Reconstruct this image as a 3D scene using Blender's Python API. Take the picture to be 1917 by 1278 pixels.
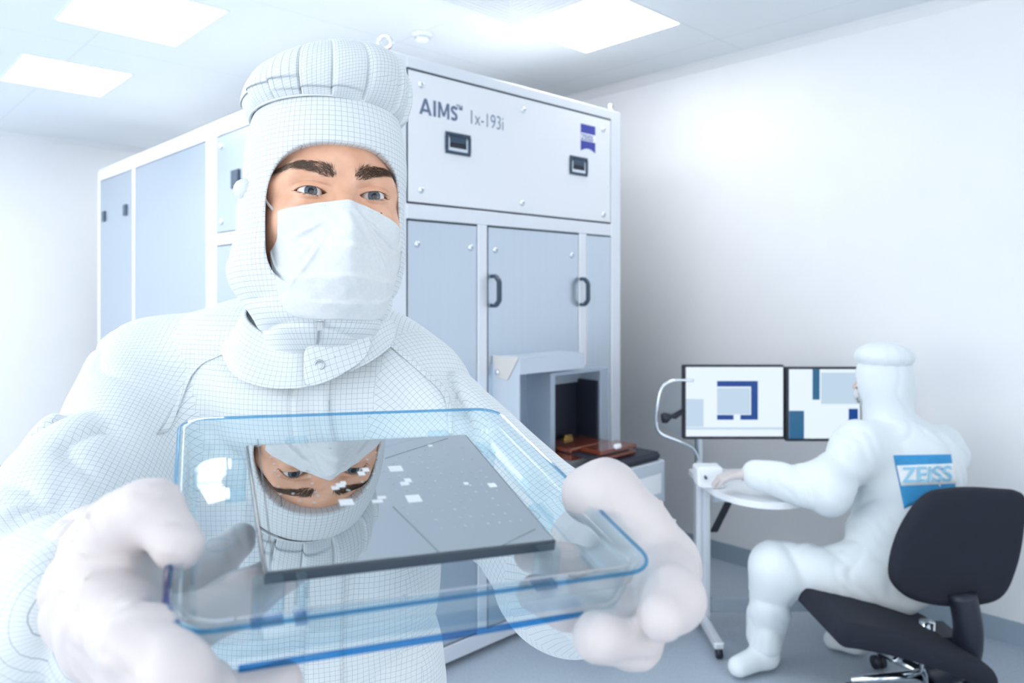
import bpy, math, random
import numpy as np
from mathutils import Vector, Matrix

for o in list(bpy.data.objects): bpy.data.objects.remove(o)
SC = bpy.context.scene
COL = SC.collection
H0 = 1.58                      # camera height above the floor
F = 1390.0; CX, CY = 958.0, 550.0   # focal length and horizon of the 1917x1278 frame

# ------------------------------------------------------------------ camera
cam = bpy.data.objects.new('camera', bpy.data.cameras.new('camera'))
COL.objects.link(cam); SC.camera = cam
cam.location = (0, 0, H0); cam.rotation_euler = (math.pi/2, 0, 0)
cam.data.sensor_width = 36.0; cam.data.lens = 36.0*F/1917.0
cam.data.shift_y = -(639.0-CY)/1917.0
cam.data.clip_start = 0.02
cam.data.dof.use_dof = True
cam.data.dof.focus_distance = 0.76
cam.data.dof.aperture_fstop = 8.0

# ------------------------------------------------------------------ world, exposure
W = bpy.data.worlds.new('world'); SC.world = W; W.use_nodes = True
W.node_tree.nodes['Background'].inputs[0].default_value = (0.85, 0.92, 1, 1)
W.node_tree.nodes['Background'].inputs[1].default_value = 1.0
SC.view_settings.view_transform = 'Standard'
SC.view_settings.look = 'None'
SC.view_settings.exposure = 0.78
SC.view_settings.gamma = 1
SC.view_settings.use_curve_mapping = False
LAMP = 7.2                      # emission of the ceiling panels

# ------------------------------------------------------------------ room frame: u to the right wall, w to the back wall
U = np.array([.724, .690, 0]); Wd = np.array([-.690, .724, 0]); ZZ = np.array([0, 0, 1.])
ROT = Matrix(((U[0], Wd[0], 0), (U[1], Wd[1], 0), (0, 0, 1)))
def RP(u, w, z): return U*u + Wd*w + ZZ*z
def P(px, py, Y): return np.array([(px-CX)/F*Y, Y, H0-(py-CY)/F*Y])

# ------------------------------------------------------------------ materials
MATS = {}
def mat(name, col, rough=.5, metal=0, **k):
    if name in MATS: return MATS[name]
    m = bpy.data.materials.new(name); m.use_nodes = True
    b = m.node_tree.nodes['Principled BSDF']
    b.inputs['Base Color'].default_value = (*col, 1)
    b.inputs['Roughness'].default_value = rough
    b.inputs['Metallic'].default_value = metal
    for kk, v in k.items(): b.inputs[kk.replace('_', ' ')].default_value = v
    MATS[name] = m
    return m
def N(m, t, **k):
    n = m.node_tree.nodes.new(t)
    for a, v in k.items(): setattr(n, a, v)
    return n
def L(m, a, b): m.node_tree.links.new(a, b)
def bsdf(m): return m.node_tree.nodes['Principled BSDF']
def math_(m, op, a, b=None):
    n = N(m, 'ShaderNodeMath', operation=op)
    for i, v in enumerate((a, b)):
        if v is None: continue
        if isinstance(v, (int, float)): n.inputs[i].default_value = v
        else: L(m, v, n.inputs[i])
    return n.outputs[0]
def noise_col(m, c1, c2, scale, detail=4, coord='Object', lo=.35, hi=.65, bump=0, stretch=None):
    tc = N(m, 'ShaderNodeTexCoord'); nz = N(m, 'ShaderNodeTexNoise')
    nz.inputs['Scale'].default_value = scale; nz.inputs['Detail'].default_value = detail
    src = tc.outputs[coord]
    if stretch:
        mp = N(m, 'ShaderNodeMapping'); mp.inputs['Scale'].default_value = stretch
        L(m, src, mp.inputs[0]); src = mp.outputs[0]
    L(m, src, nz.inputs['Vector'])
    r = N(m, 'ShaderNodeValToRGB')
    r.color_ramp.elements[0].position = lo; r.color_ramp.elements[0].color = (*c1, 1)
    r.color_ramp.elements[1].position = hi; r.color_ramp.elements[1].color = (*c2, 1)
    L(m, nz.outputs[0], r.inputs[0]); L(m, r.outputs[0], bsdf(m).inputs['Base Color'])
    if bump:
        bp = N(m, 'ShaderNodeBump'); bp.inputs['Strength'].default_value = bump; bp.inputs['Distance'].default_value = .001
        L(m, nz.outputs[0], bp.inputs['Height']); L(m, bp.outputs[0], bsdf(m).inputs['Normal'])
    return nz
# grid fabric: white cleanroom polyester with fine grey carbon threads, from the UV map in metres
def grid_fabric(name, base, line, pitch=.0052, width=.085):
    m = mat(name, base, .75)
    uv = N(m, 'ShaderNodeUVMap'); sp = N(m, 'ShaderNodeSeparateXYZ'); L(m, uv.outputs[0], sp.inputs[0])
    lines = []
    for i, q in ((0, pitch), (1, pitch)):
        fr = math_(m, 'FRACT', math_(m, 'DIVIDE', sp.outputs[i], q))
        lines.append(math_(m, 'LESS_THAN', math_(m, 'ABSOLUTE', math_(m, 'SUBTRACT', fr, .5)), width/2))
    mx = math_(m, 'MAXIMUM', lines[0], lines[1])
    nz = N(m, 'ShaderNodeTexNoise'); nz.inputs['Scale'].default_value = 30
    fac = math_(m, 'MULTIPLY', mx, math_(m, 'ADD', math_(m, 'MULTIPLY', nz.outputs[0], .6), .45))
    mix = N(m, 'ShaderNodeMix', data_type='RGBA')
    mix.inputs[6].default_value = (*base, 1); mix.inputs[7].default_value = (*line, 1)
    L(m, fac, mix.inputs[0]); L(m, mix.outputs[2], bsdf(m).inputs['Base Color'])
    bsdf(m).inputs['Sheen Weight'].default_value = .15
    return m
def clear(name, tint, ior=1.45, rough=.02, gl=1.0):
    m = bpy.data.materials.new(name); m.use_nodes = True; MATS[name] = m
    nt = m.node_tree; nt.nodes.remove(nt.nodes['Principled BSDF'])
    out = nt.nodes['Material Output']
    tr = N(m, 'ShaderNodeBsdfTransparent'); tr.inputs[0].default_value = (*tint, 1)
    g = N(m, 'ShaderNodeBsdfGlossy'); g.inputs['Roughness'].default_value = rough
    ge = N(m, 'ShaderNodeNewGeometry'); dp = N(m, 'ShaderNodeVectorMath', operation='DOT_PRODUCT')
    L(m, ge.outputs['Incoming'], dp.inputs[0]); L(m, ge.outputs['Normal'], dp.inputs[1])
    f0 = ((ior-1)/(ior+1))**2
    c5 = math_(m, 'POWER', math_(m, 'SUBTRACT', 1.0, math_(m, 'ABSOLUTE', dp.outputs['Value'])), 5.0)
    fre = math_(m, 'ADD', math_(m, 'MULTIPLY', c5, 1-f0), f0)
    mx = N(m, 'ShaderNodeMixShader')
    L(m, math_(m, 'MULTIPLY', fre, gl), mx.inputs[0]); L(m, tr.outputs[0], mx.inputs[1]); L(m, g.outputs[0], mx.inputs[2])
    L(m, mx.outputs[0], out.inputs[0])
    return m
def emit(name, col, s):
    m = mat(name, (0, 0, 0), .5)
    bsdf(m).inputs['Emission Color'].default_value = (*col, 1); bsdf(m).inputs['Emission Strength'].default_value = s
    return m

M_wall = mat('wall_paint', (.86, .89, .93), .55); noise_col(M_wall, (.87, .885, .91), (.885, .90, .92), 3)
M_ceil = mat('ceiling_panel', (.88, .92, .95), .6)
tc = N(M_ceil, 'ShaderNodeTexCoord'); sp = N(M_ceil, 'ShaderNodeSeparateXYZ'); L(M_ceil, tc.outputs['Object'], sp.inputs[0])
ls = []
for i, off in ((0, .11), (1, .33)):
    fr = math_(M_ceil, 'FRACT', math_(M_ceil, 'DIVIDE', math_(M_ceil, 'ADD', sp.outputs[i], off), 1.25))
    ls.append(math_(M_ceil, 'LESS_THAN', fr, .004))
mix = N(M_ceil, 'ShaderNodeMix', data_type='RGBA')
mix.inputs[6].default_value = (.88, .92, .95, 1); mix.inputs[7].default_value = (.74, .80, .85, 1)
L(M_ceil, math_(M_ceil, 'MAXIMUM', ls[0], ls[1]), mix.inputs[0]); L(M_ceil, mix.outputs[2], bsdf(M_ceil).inputs['Base Color'])
M_floor = mat('floor_vinyl', (.42, .49, .57), .35); noise_col(M_floor, (.38, .455, .54), (.48, .55, .63), 160, 3)
M_base = mat('baseboard_vinyl', (.33, .42, .50), .5)
M_fab = grid_fabric('grid_fabric', (.70, .74, .765), (.28, .35, .40))
M_fabc = grid_fabric('coverall_fabric', (.70, .745, .77), (.28, .35, .40), .0053, .068)
M_fabo = mat('operator_fabric', (.78, .84, .875), .75)
M_skin = mat('skin', (.70, .40, .27), .5, Subsurface_Weight=.15, Subsurface_Scale=.004)
bsdf(M_skin).inputs['Subsurface Radius'].default_value = (1, .35, .2)
noise_col(M_skin, (.70, .38, .245), (.80, .47, .33), 55, 6, bump=.25)
M_hair = mat('dark_brown_hair', (.10, .062, .042), .6)
M_lash = mat('lash_hair', (.03, .018, .012), .6)
M_scl = mat('eye_white', (.72, .68, .66), .12)
M_iris = mat('iris_grey_blue', (.16, .22, .27), .1); noise_col(M_iris, (.04, .055, .07), (.13, .17, .20), 900, 2)
M_pup = mat('pupil', (.004, .004, .005), .05)
M_lip = mat('tear_flesh', (.62, .27, .22), .35)
M_mask = mat('mask_nonwoven', (.93, .95, .97), .85); noise_col(M_mask, (.665, .695, .72), (.695, .725, .745), 300, 2, bump=.15)
M_glove = mat('latex_glove', (.62, .57, .57), .5, Subsurface_Weight=.1, Subsurface_Scale=.003)
bsdf(M_glove).inputs['Subsurface Radius'].default_value = (1, .5, .4)
M_zip = mat('zip_metal', (.45, .48, .50), .35, .9)
M_dark = mat('dark_lining', (.03, .04, .07), .7)
M_frame = mat('aluminium_frame', (.80, .83, .88), .38, .45)
M_pan = mat('coated_panel', (.86, .875, .91), .33, .25)
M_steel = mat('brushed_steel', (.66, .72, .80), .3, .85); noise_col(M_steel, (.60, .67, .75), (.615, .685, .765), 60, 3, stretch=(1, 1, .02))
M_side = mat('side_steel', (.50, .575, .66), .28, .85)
M_gap = mat('shadow_gap', (.02, .035, .06), .8)
M_grey = mat('port_grey', (.40, .47, .55), .4, .4)
M_greyl = mat('port_light_grey', (.62, .68, .75), .4, .3)
M_beige = mat('beige_cheek', (.72, .70, .66), .45, .2)
M_black = mat('black_plastic', (.012, .016, .03), .45)
M_navy = mat('navy_handle', (.035, .065, .11), .35)
M_screw = mat('screw_steel', (.75, .8, .85), .2, .9)
M_txt = mat('lettering_blue_grey', (.12, .17, .27), .5)
M_logo = mat('logo_blue', (.045, .06, .36), .4)
M_white = mat('white_plastic', (.88, .91, .94), .4)
M_amber = mat('amber_plastic', (.16, .035, .015), .12); bsdf(M_amber).inputs['Coat Weight'].default_value = .6
M_gold = mat('gold_clip', (.75, .52, .18), .25, .9)
M_chairf = mat('chair_fabric', (.009, .012, .024), .85)
M_chrome = mat('chrome_tube', (.75, .8, .84), .12, 1)
M_desk = mat('desk_top_white', (.86, .89, .93), .35)
M_dmetal = mat('desk_metal', (.50, .58, .66), .35, .5)
M_patch = mat('patch_blue', (.03, .30, .62), .6)
M_lamp = emit('lamp_panel', (.985, .992, 1.0), LAMP)
M_scr = emit('screen_white', (.80, .91, 1.0), .58)
M_scrg = emit('screen_pale', (.58, .74, .9), .52)
M_scrb = emit('screen_blue', (.0, .05, .27), .6)
M_scrt = emit('screen_teal', (.02, .12, .25), .62)
M_tray = clear('clear_polymer', (.96, .985, .995), 1.42, .015, .85)
M_trayw = clear('clear_polymer_wall', (.90, .965, .99), 1.45, .03, .9)
M_edge = clear('edge_blue_polymer', (.36, .70, .90), 1.5, .05)
M_edged = clear('edge_deep_blue_polymer', (.14, .54, .84), 1.5, .05)
M_edgen = clear('edge_navy_polymer', (.02, .12, .66), 1.5, .05)
M_glassy = clear('thin_visor', (.93, .96, .98), 1.5, .02)
M_plate = mat('chrome_plate', (.54, .58, .60), .015, 1.0)
M_platee = mat('plate_edge', (.05, .06, .075), .15)
M_pat = mat('plate_pattern', (.80, .84, .86), .3, .3)
M_line = mat('plate_fine_line', (.16, .19, .20), .3, .6)

# ------------------------------------------------------------------ object helpers
def wloc(o):
    v = np.zeros(3)
    while o is not None: v = v + np.array(o.location); o = o.parent
    return v
def tag(o, label=None, cat=None, group=None, kind=None):
    for k, v in (('label', label), ('category', cat), ('group', group), ('kind', kind)):
        if v: o[k] = v
    return o
def thing(name, label, cat, loc, group=None):
    o = bpy.data.objects.new(name, None); COL.objects.link(o); o.location = loc
    o.empty_display_size = .05
    return tag(o, label, cat, group)
def mk(name, V, Fc, m, parent=None, smooth=False, origin=None, uv=None, mats=None, mid=None):
    """one mesh object from world coordinates"""
    V = np.asarray(V, float)
    off = wloc(parent) if parent is not None else (np.zeros(3) if origin is None else np.array(origin, float))
    assert len(Fc) and max(max(f) for f in Fc) < len(V) and np.isfinite(V).all(), name
    me = bpy.data.meshes.new(name)
    me.from_pydata((V-off).tolist(), [], [tuple(int(i) for i in f) for f in Fc])
    me.update()
    for x in (mats or [m]): me.materials.append(x)
    if mid is not None: me.polygons.foreach_set('material_index', np.array(mid, dtype=np.int32))
    if smooth: me.polygons.foreach_set('use_smooth', [True]*len(me.polygons))
    if uv is not None:
        l = me.uv_layers.new(name='UVMap'); l.data.foreach_set('uv', np.asarray(uv, dtype=np.float32).ravel())
    o = bpy.data.objects.new(name, me); COL.objects.link(o)
    if parent is not None: o.parent = parent
    else: o.location = off
    return o
def loop_uv(V, Fc, uvv):
    idx = np.concatenate([np.asarray(f) for f in Fc]); return uvv[idx]
class MB:
    """collects shapes into one mesh"""
    def __init__(s): s.V = []; s.F = []; s.n = 0
    def add(s, V, Fc):
        V = np.asarray(V, float); s.V.append(V); s.F += [tuple(int(i)+s.n for i in f) for f in Fc]; s.n += len(V); return s
    def box(s, o, a, b, c, bev=0.0):
        """corner o, edge vectors a, b, c (right-handed); bevelled when bev"""
        o, a, b, c = [np.asarray(x, float) for x in (o, a, b, c)]
        if bev <= 0:
            V = [o+a*i+b*j+c*k for k in (0, 1) for j in (0, 1) for i in (0, 1)]
            s.add(V, [(0, 2, 3, 1), (4, 5, 7, 6), (0, 1, 5, 4), (2, 6, 7, 3), (0, 4, 6, 2), (1, 3, 7, 5)]); return s
        la, lb, lc = [np.linalg.norm(x) for x in (a, b, c)]
        ea, eb, ec = a/la, b/lb, c/lc
        V = []; idx = {}
        for i in (0, 1):
            for j in (0, 1):
                for k in (0, 1):
                    p = o+a*i+b*j+c*k
                    da, db, dc = ea*(1-2*i)*bev, eb*(1-2*j)*bev, ec*(1-2*k)*bev
                    for q, d in enumerate((db+dc, da+dc, da+db)):   # vertex lying on the face of axis q
                        idx[(i, j, k, q)] = len(V); V.append(p+d)
        Fc = []
        for v in (0, 1):
            Fc.append([idx[(v, j, k, 0)] for j, k in ((0, 0), (1, 0), (1, 1), (0, 1))])
            Fc.append([idx[(i, v, k, 1)] for i, k in ((0, 0), (0, 1), (1, 1), (1, 0))])
            Fc.append([idx[(i, j, v, 2)] for i, j in ((0, 0), (1, 0), (1, 1), (0, 1))])
        for i in (0, 1):
            for j in (0, 1): Fc.append([idx[(i, j, 0, 0)], idx[(i, j, 0, 1)], idx[(i, j, 1, 1)], idx[(i, j, 1, 0)]])
        for i in (0, 1):
            for k in (0, 1): Fc.append([idx[(i, 0, k, 0)], idx[(i, 0, k, 2)], idx[(i, 1, k, 2)], idx[(i, 1, k, 0)]])
        for j in (0, 1):
            for k in (0, 1): Fc.append([idx[(0, j, k, 1)], idx[(0, j, k, 2)], idx[(1, j, k, 2)], idx[(1, j, k, 1)]])
        for i in (0, 1):
            for j in (0, 1):
                for k in (0, 1): Fc.append([idx[(i, j, k, 0)], idx[(i, j, k, 1)], idx[(i, j, k, 2)]])
        cen = o+(a+b+c)/2; out = []
        for f in Fc:
            pts = np.array([V[x] for x in f]); n = np.cross(pts[1]-pts[0], pts[2]-pts[0])
            if np.dot(n, pts.mean(0)-cen) < 0: f = f[::-1]
            out.append(f)
        s.add(V, out); return s
    def tube(s, pts, r, seg=10, closed=False, flat=None):
        pts = np.asarray(pts, float); n = len(pts); rr = np.broadcast_to(r, (n,))
        T = np.gradient(pts, axis=0) if not closed else np.roll(pts, -1, 0)-np.roll(pts, 1, 0)
        T /= np.linalg.norm(T, axis=1)[:, None]+1e-12
        up = np.array([0, 0, 1.]) if abs(T[0][2]) < .9 else np.array([1., 0, 0])
        A = np.cross(T[0], up); A /= np.linalg.norm(A); V = []
        for i in range(n):
            A = A-T[i]*np.dot(A, T[i]); A /= np.linalg.norm(A)+1e-12; B = np.cross(T[i], A)
            for k in range(seg):
                th = 2*math.pi*k/seg; V.append(pts[i]+rr[i]*(A*math.cos(th)+B*math.sin(th)))
        Fc = []
        for i in range(n if closed else n-1):
            j = (i+1) % n
            for k in range(seg):
                k2 = (k+1) % seg; Fc.append((i*seg+k, j*seg+k, j*seg+k2, i*seg+k2))
        if not closed: Fc += [tuple(range(seg)), tuple((n-1)*seg+k for k in reversed(range(seg)))]
        s.add(V, Fc); return s
    def cyl(s, a, b, r, seg=24, r2=None):
        return s.tube([a, b], [r, r if r2 is None else r2], seg)
    def prism(s, poly, d):
        """polygon of 3d points extruded along d"""
        poly = np.asarray(poly, float); n = len(poly); V = np.concatenate([poly, poly+d])
        s.add(V, [tuple(reversed(range(n))), tuple(range(n, 2*n))]+[(i, (i+1) % n, n+(i+1) % n, n+i) for i in range(n)]); return s
    def obj(s, name, m, parent=None, smooth=False, origin=None):
        return mk(name, np.concatenate(s.V), s.F, m, parent, smooth, origin)
def spline(pts, n=8, closed=False):
    pts = np.asarray(pts, float); out = []; m = len(pts)
    for i in range(m if closed else m-1):
        p1, p2 = pts[i], pts[(i+1) % m]
        p0 = pts[i-1] if (i > 0 or closed) else p1
        p3 = pts[(i+2) % m] if (i+2 < m or closed) else p2
        for k in range(n):
            t = k/n
            out.append(.5*((2*p1)+(-p0+p2)*t+(2*p0-5*p1+4*p2-p3)*t*t+(-p0+3*p1-3*p2+p3)*t**3))
    if not closed: out.append(pts[-1])
    return np.array(out)

# ------------------------------------------------------------------ implicit surfaces -> quad mesh
def smin(a, b, k):
    h = np.clip(.5+.5*(b-a)/k, 0, 1); return b*(1-h)+a*h-k*h*(1-h)
def smax(a, b, k): return -smin(-a, -b, k)
def cone(p, a, b, r1, r2):
    a = np.asarray(a, float); ab = np.asarray(b, float)-a
    h = np.clip((p-a)@ab/(ab@ab+1e-12), 0, 1)
    return np.linalg.norm(p-a-h[:, None]*ab, axis=1)-(r1+(r2-r1)*h)
def ell(p, c, r, R=None):
    q = p-np.asarray(c, float)
    if R is not None: q = q@R
    r = np.asarray(r, float)
    k0 = np.linalg.norm(q/r, axis=1); k1 = np.linalg.norm(q/(r*r), axis=1)
    return k0*(k0-1)/(k1+1e-9)
def rbox(p, c, h, r, R=None):
    q = p-np.asarray(c, float)
    if R is not None: q = q@R
    q = np.abs(q)-(np.asarray(h, float)-r)
    return np.linalg.norm(np.maximum(q, 0), axis=1)+np.minimum(q.max(1), 0)-r
def axis_pts(segs):
    """[(start, end, step), ...] -> monotone coordinates"""
    out = []
    for a, b, s in segs:
        n = max(1, int(round((b-a)/s))); out += list(a+(b-a)*np.arange(n)/n)
    return np.array(out+[segs[-1][1]])
def surface(fn, xs, ys, zs, newton=2, band=1.6):
    S = 5
    def pad(a):
        r = (-(len(a)-1)) % S; st = a[-1]-a[-2]
        return np.concatenate([a, a[-1]+st*np.arange(1, r+1)]) if r else a
    xs, ys, zs = pad(xs), pad(ys), pad(zs)
    nx, ny, nz = len(xs), len(ys), len(zs)
    # coarse block centres
    cxs, cys, czs = [(a[:-1:S]+a[S::S])/2 for a in (xs, ys, zs)]
    hx, hy, hz = [(a[S::S]-a[:-1:S])/2 for a in (xs, ys, zs)]
    G = np.stack(np.meshgrid(cxs, cys, czs, indexing='ij'), -1).reshape(-1, 3)
    D = fn(G).reshape(len(cxs), len(cys), len(czs))
    R = np.sqrt(hx[:, None, None]**2+hy[None, :, None]**2+hz[None, None, :]**2)
    act = np.abs(D) < R*band
    V = np.repeat(np.repeat(np.repeat(np.where(D < 0, -1., 1.), S, 0), S, 1), S, 2)
    V = np.pad(V, ((0, 1), (0, 1), (0, 1)), mode='edge').astype(np.float32)
    Mk = np.zeros((nx, ny, nz), bool)
    for i, j, k in np.argwhere(act): Mk[i*S:i*S+S+1, j*S:j*S+S+1, k*S:k*S+S+1] = True
    I = np.argwhere(Mk); pts = np.stack([xs[I[:, 0]], ys[I[:, 1]], zs[I[:, 2]]], 1)
    vals = np.concatenate([fn(pts[i:i+400000]) for i in range(0, len(pts), 400000)])
    V[Mk] = vals
    neg = V < 0
    # cells: corners
    acc = np.zeros((nx-1, ny-1, nz-1, 3), np.float32); cnt = np.zeros((nx-1, ny-1, nz-1), np.float32)
    sh = (nx-1, ny-1, nz-1)
    for ax in range(3):
        o1, o2 = [a for a in range(3) if a != ax]
        A = [slice(None)]*3; B = [slice(None)]*3; A[ax] = slice(0, -1); B[ax] = slice(1, None)
        va, vb = V[tuple(A)], V[tuple(B)]; cr = (va < 0) != (vb < 0)
        t = np.where(cr, va/(va-vb+1e-20), 0)
        for d1 in (0, 1):
            for d2 in (0, 1):
                sl = [slice(None)]*3
                sl[o1] = slice(d1, d1+sh[o1]); sl[o2] = slice(d2, d2+sh[o2])
                c = cr[tuple(sl)]; tt = t[tuple(sl)]
                acc[..., ax] += np.where(c, tt, 0); acc[..., o1] += c*d1; acc[..., o2] += c*d2; cnt += c
    on = cnt > 0
    idx = -np.ones(sh, np.int64); idx[on] = np.arange(on.sum())
    C = np.argwhere(on); fr = acc[on]/cnt[on][:, None]
    st = [np.diff(a) for a in (xs, ys, zs)]
    VV = np.stack([a[C[:, i]]+fr[:, i]*st[i][C[:, i]] for i, a in enumerate((xs, ys, zs))], 1)
    quads = []
    for ax in range(3):
        o1, o2 = [(1, 2), (2, 0), (0, 1)][ax]
        A = [slice(None)]*3; B = [slice(None)]*3; A[ax] = slice(0, -1); B[ax] = slice(1, None)
        na, nb = neg[tuple(A)], neg[tuple(B)]
        E = np.argwhere(na != nb)
        E = E[(E[:, o1] > 0) & (E[:, o2] > 0) & (E[:, o1] < sh[o1]) & (E[:, o2] < sh[o2])]
        def cell(d1, d2):
            e = E.copy(); e[:, o1] += d1; e[:, o2] += d2; return idx[e[:, 0], e[:, 1], e[:, 2]]
        q = np.stack([cell(-1, -1), cell(0, -1), cell(0, 0), cell(-1, 0)], 1)
        fl = ~na[E[:, 0], E[:, 1], E[:, 2]]
        q[fl] = q[fl][:, ::-1]; quads.append(q)
    Q = np.concatenate(quads); Q = Q[(Q >= 0).all(1)]
    e = .0004
    for _ in range(newton):
        f0 = fn(VV); g = np.stack([fn(VV+np.eye(3)[i]*e)-f0 for i in range(3)], 1)/e
        g2 = (g*g).sum(1)+1e-9; step = (f0/g2)[:, None]*g
        ln = np.linalg.norm(step, axis=1)[:, None]; mx = max(st[0].min(), 1e-4)
        VV = VV-step*np.minimum(1, mx/(ln+1e-12))
    return VV, Q
def wr(p, d, lam, amp, seed, warp=1.4, sharp=2):
    """ridged cloth fold field: folds run across direction d"""
    rs = np.random.RandomState(seed); ph = p@(np.asarray(d, float)/np.linalg.norm(d))*2*math.pi/lam
    for i in range(3):
        k = rs.normal(size=3); k /= np.linalg.norm(k); ph = ph+warp*np.sin(p@k*2*math.pi/(lam*(2.2+i))+rs.rand()*6)
    k = rs.normal(size=3); k /= np.linalg.norm(k)
    mod = .5+.5*np.sin(p@k*2*math.pi/(lam*3.1)+rs.rand()*6)
    return amp*mod*((1-np.abs(np.sin(ph/2)))**sharp-.25)

# ------------------------------------------------------------------ the room
CEIL = 2.98; UR = 3.95; WB = 7.66; UL = -3.2; WF = -2.6
def slab(name, o, a, b, c, m):
    ob = MB().box(o, a, b, c).obj(name, m, origin=np.asarray(o)+np.asarray(a)/2+np.asarray(b)/2)
    return tag(ob, kind='structure')
D = .12
slab('floor', RP(UL-D, WF-D, -D), U*(UR-UL+2*D), Wd*(WB-WF+2*D), ZZ*D, M_floor)
ce = MB().box((UL-D, WF-D, 0), (UR-UL+2*D, 0, 0), (0, WB-WF+2*D, 0), (0, 0, D)).obj('ceiling', M_ceil)
ce.location = (0, 0, CEIL); ce.rotation_euler = (0, 0, math.atan2(U[1], U[0])); tag(ce, kind='structure')
slab('wall_right', RP(UR, WF-D, 0), U*D, Wd*(WB-WF+2*D), ZZ*CEIL, M_wall)
slab('wall_back', RP(UL-D, WB, 0), U*(UR-UL+D), Wd*D, ZZ*CEIL, M_wall)
slab('wall_left', RP(UL-D, WF-D, 0), U*D, Wd*(WB-WF+D), ZZ*CEIL, M_wall)
slab('wall_front', RP(UL, WF-D, 0), U*(UR-UL), Wd*D, ZZ*CEIL, M_wall)
slab('baseboard_right', RP(UR-.012, WF, 0), U*.012, Wd*(WB-WF), ZZ*.105, M_base)
slab('baseboard_back', RP(UL, WB-.012, 0), U*(UR-UL-.012), Wd*.012, ZZ*.105, M_base)
# unseen glowing windows added for fill light: a long one in the left wall, one in the wall behind the camera
M_fill = emit('left_fill_pane', (.95, .98, 1.0), 2.2)
M_fill2 = emit('rear_fill_pane', (.95, .98, 1.0), 1.7)
def fill_window(nm, o, along, width, inn, z0=.95, z1=2.55, pm=None):
    b_ = MB(); t_ = .05
    for k in range(4):
        a = o+along*(width/3*k-(t_/2 if k else 0)-(t_/2 if k == 3 else 0)); b_.box(a+ZZ*z0, along*t_, inn*.03, ZZ*(z1-z0)) if np.dot(np.cross(along, inn), ZZ) > 0 else b_.box(a+ZZ*z0+inn*.03, along*t_, -inn*.03, ZZ*(z1-z0))
    for z in (z0-t_, z1):
        b_.box(o+ZZ*z, along*width, inn*.03, ZZ*t_) if np.dot(np.cross(along, inn), ZZ) > 0 else b_.box(o+ZZ*z+inn*.03, along*width, -inn*.03, ZZ*t_)
    w_ = tag(b_.obj(nm, M_white, origin=o), kind='structure')
    x = MB(); V = [o+ZZ*z0+inn*.012, o+along*width+ZZ*z0+inn*.012, o+along*width+ZZ*z1+inn*.012, o+ZZ*z1+inn*.012]
    x.prism(V, inn*-.008).obj('pane', pm or M_fill, w_)
fill_window('fill_window_1', RP(UL, -1.0, 0), Wd, 7.6, U)
fill_window('fill_window_2', RP(-1.6, WF, 0), U, 4.4, Wd, pm=M_fill2)
# cove trim where ceiling meets the walls
def cove(name, a, b, inn):
    pr = [(.0, 0), (.0, -.05), (.012, -.034), (.03, -.014), (.05, 0)]
    n = len(pr); V = [a+inn*x+ZZ*z for x, z in pr]+[b+inn*x+ZZ*z for x, z in pr]
    Fc = [(i, (i+1) % n, n+(i+1) % n, n+i) for i in range(n)]+[tuple(range(n)), tuple(range(2*n-1, n-1, -1))]
    tag(mk(name, V, Fc, M_wall, origin=V[0]), kind='structure')
cove('trim_1', RP(UR, WF, CEIL), RP(UR, WB, CEIL), -U)
cove('trim_2', RP(UL, WB, CEIL), RP(UR, WB, CEIL), -Wd)

# ceiling lamps; left rows and the one behind the machine are unseen added fill
lamp_lab = {(3, 2): 'white square ceiling lamp right of the cabinet, its corner at the top of the photo',
            (2, 3): 'white ceiling lamp at top left cut by the frame edge', (2, 4): 'smaller white ceiling lamp at far left, the farthest back'}
US = [-2.6, -.85, .93, 2.69]; WS = [-.75, .70, 2.18, 3.63, 5.10, 6.6]
def ceiling_lamp(u, w, lab, wl=.63):
    t = thing('ceiling_lamp', lab, 'ceiling lamp', RP(u+.29, w+wl/2, CEIL), 'ceiling lamps')
    f_ = MB(); e = .012; z = CEIL-.006
    f_.box(RP(u-e, w-e, z), U*(.58+2*e), Wd*e, ZZ*.006); f_.box(RP(u-e, w+wl, z), U*(.58+2*e), Wd*e, ZZ*.006)
    f_.box(RP(u-e, w, z), U*e, Wd*wl, ZZ*.006); f_.box(RP(u+.58, w, z), U*e, Wd*wl, ZZ*.006)
    f_.obj('frame', M_white, t)
    MB().box(RP(u, w, z+.002), U*.58, Wd*wl, ZZ*.004).obj('diffuser', M_lamp, t)
for i, u in enumerate(US):
    for j, w in enumerate(WS):
        if i == 3 and j not in (2, 5) or (i, j) in ((2, 5), (2, 1), (2, 0), (1, 1), (1, 0), (1, 2)): continue
        ceiling_lamp(u, w, lamp_lab.get((i, j), 'ceiling lamp %s, %s from the back wall' % (('added unseen as fill by the left wall', 'added unseen as fill in the second left row', 'in the row left of the machine', 'added unseen as fill behind the machine')[i], ('sixth', 'fifth', 'fourth', 'third', 'second', 'nearest')[j])), .70 if j > 2 else .63)
# swirl air diffuser beside the lamp
t = thing('air_diffuser', 'square ribbed air outlet in the ceiling beside the right lamp', 'air vent', RP(2.36, 2.5, CEIL))
MB().box(RP(2.055, 2.19, CEIL-.004), U*.62, Wd*.62, ZZ*.003).obj('backing', M_white, t)
for k in range(9):
    a = .035+k*.03; f_ = MB(); c = RP(2.365, 2.50, CEIL-.012); hh = a
    for (du, dw, lu, lw) in ((-hh, -hh, 2*hh, .01), (-hh, hh-.01, 2*hh, .01), (-hh, -hh+.01, .01, 2*hh-.02), (hh-.01, -hh+.01, .01, 2*hh-.02)):
        f_.box(c+U*du+Wd*dw, U*lu, Wd*lw, ZZ*.008)
    f_.obj('louvre', M_white, t)
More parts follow.
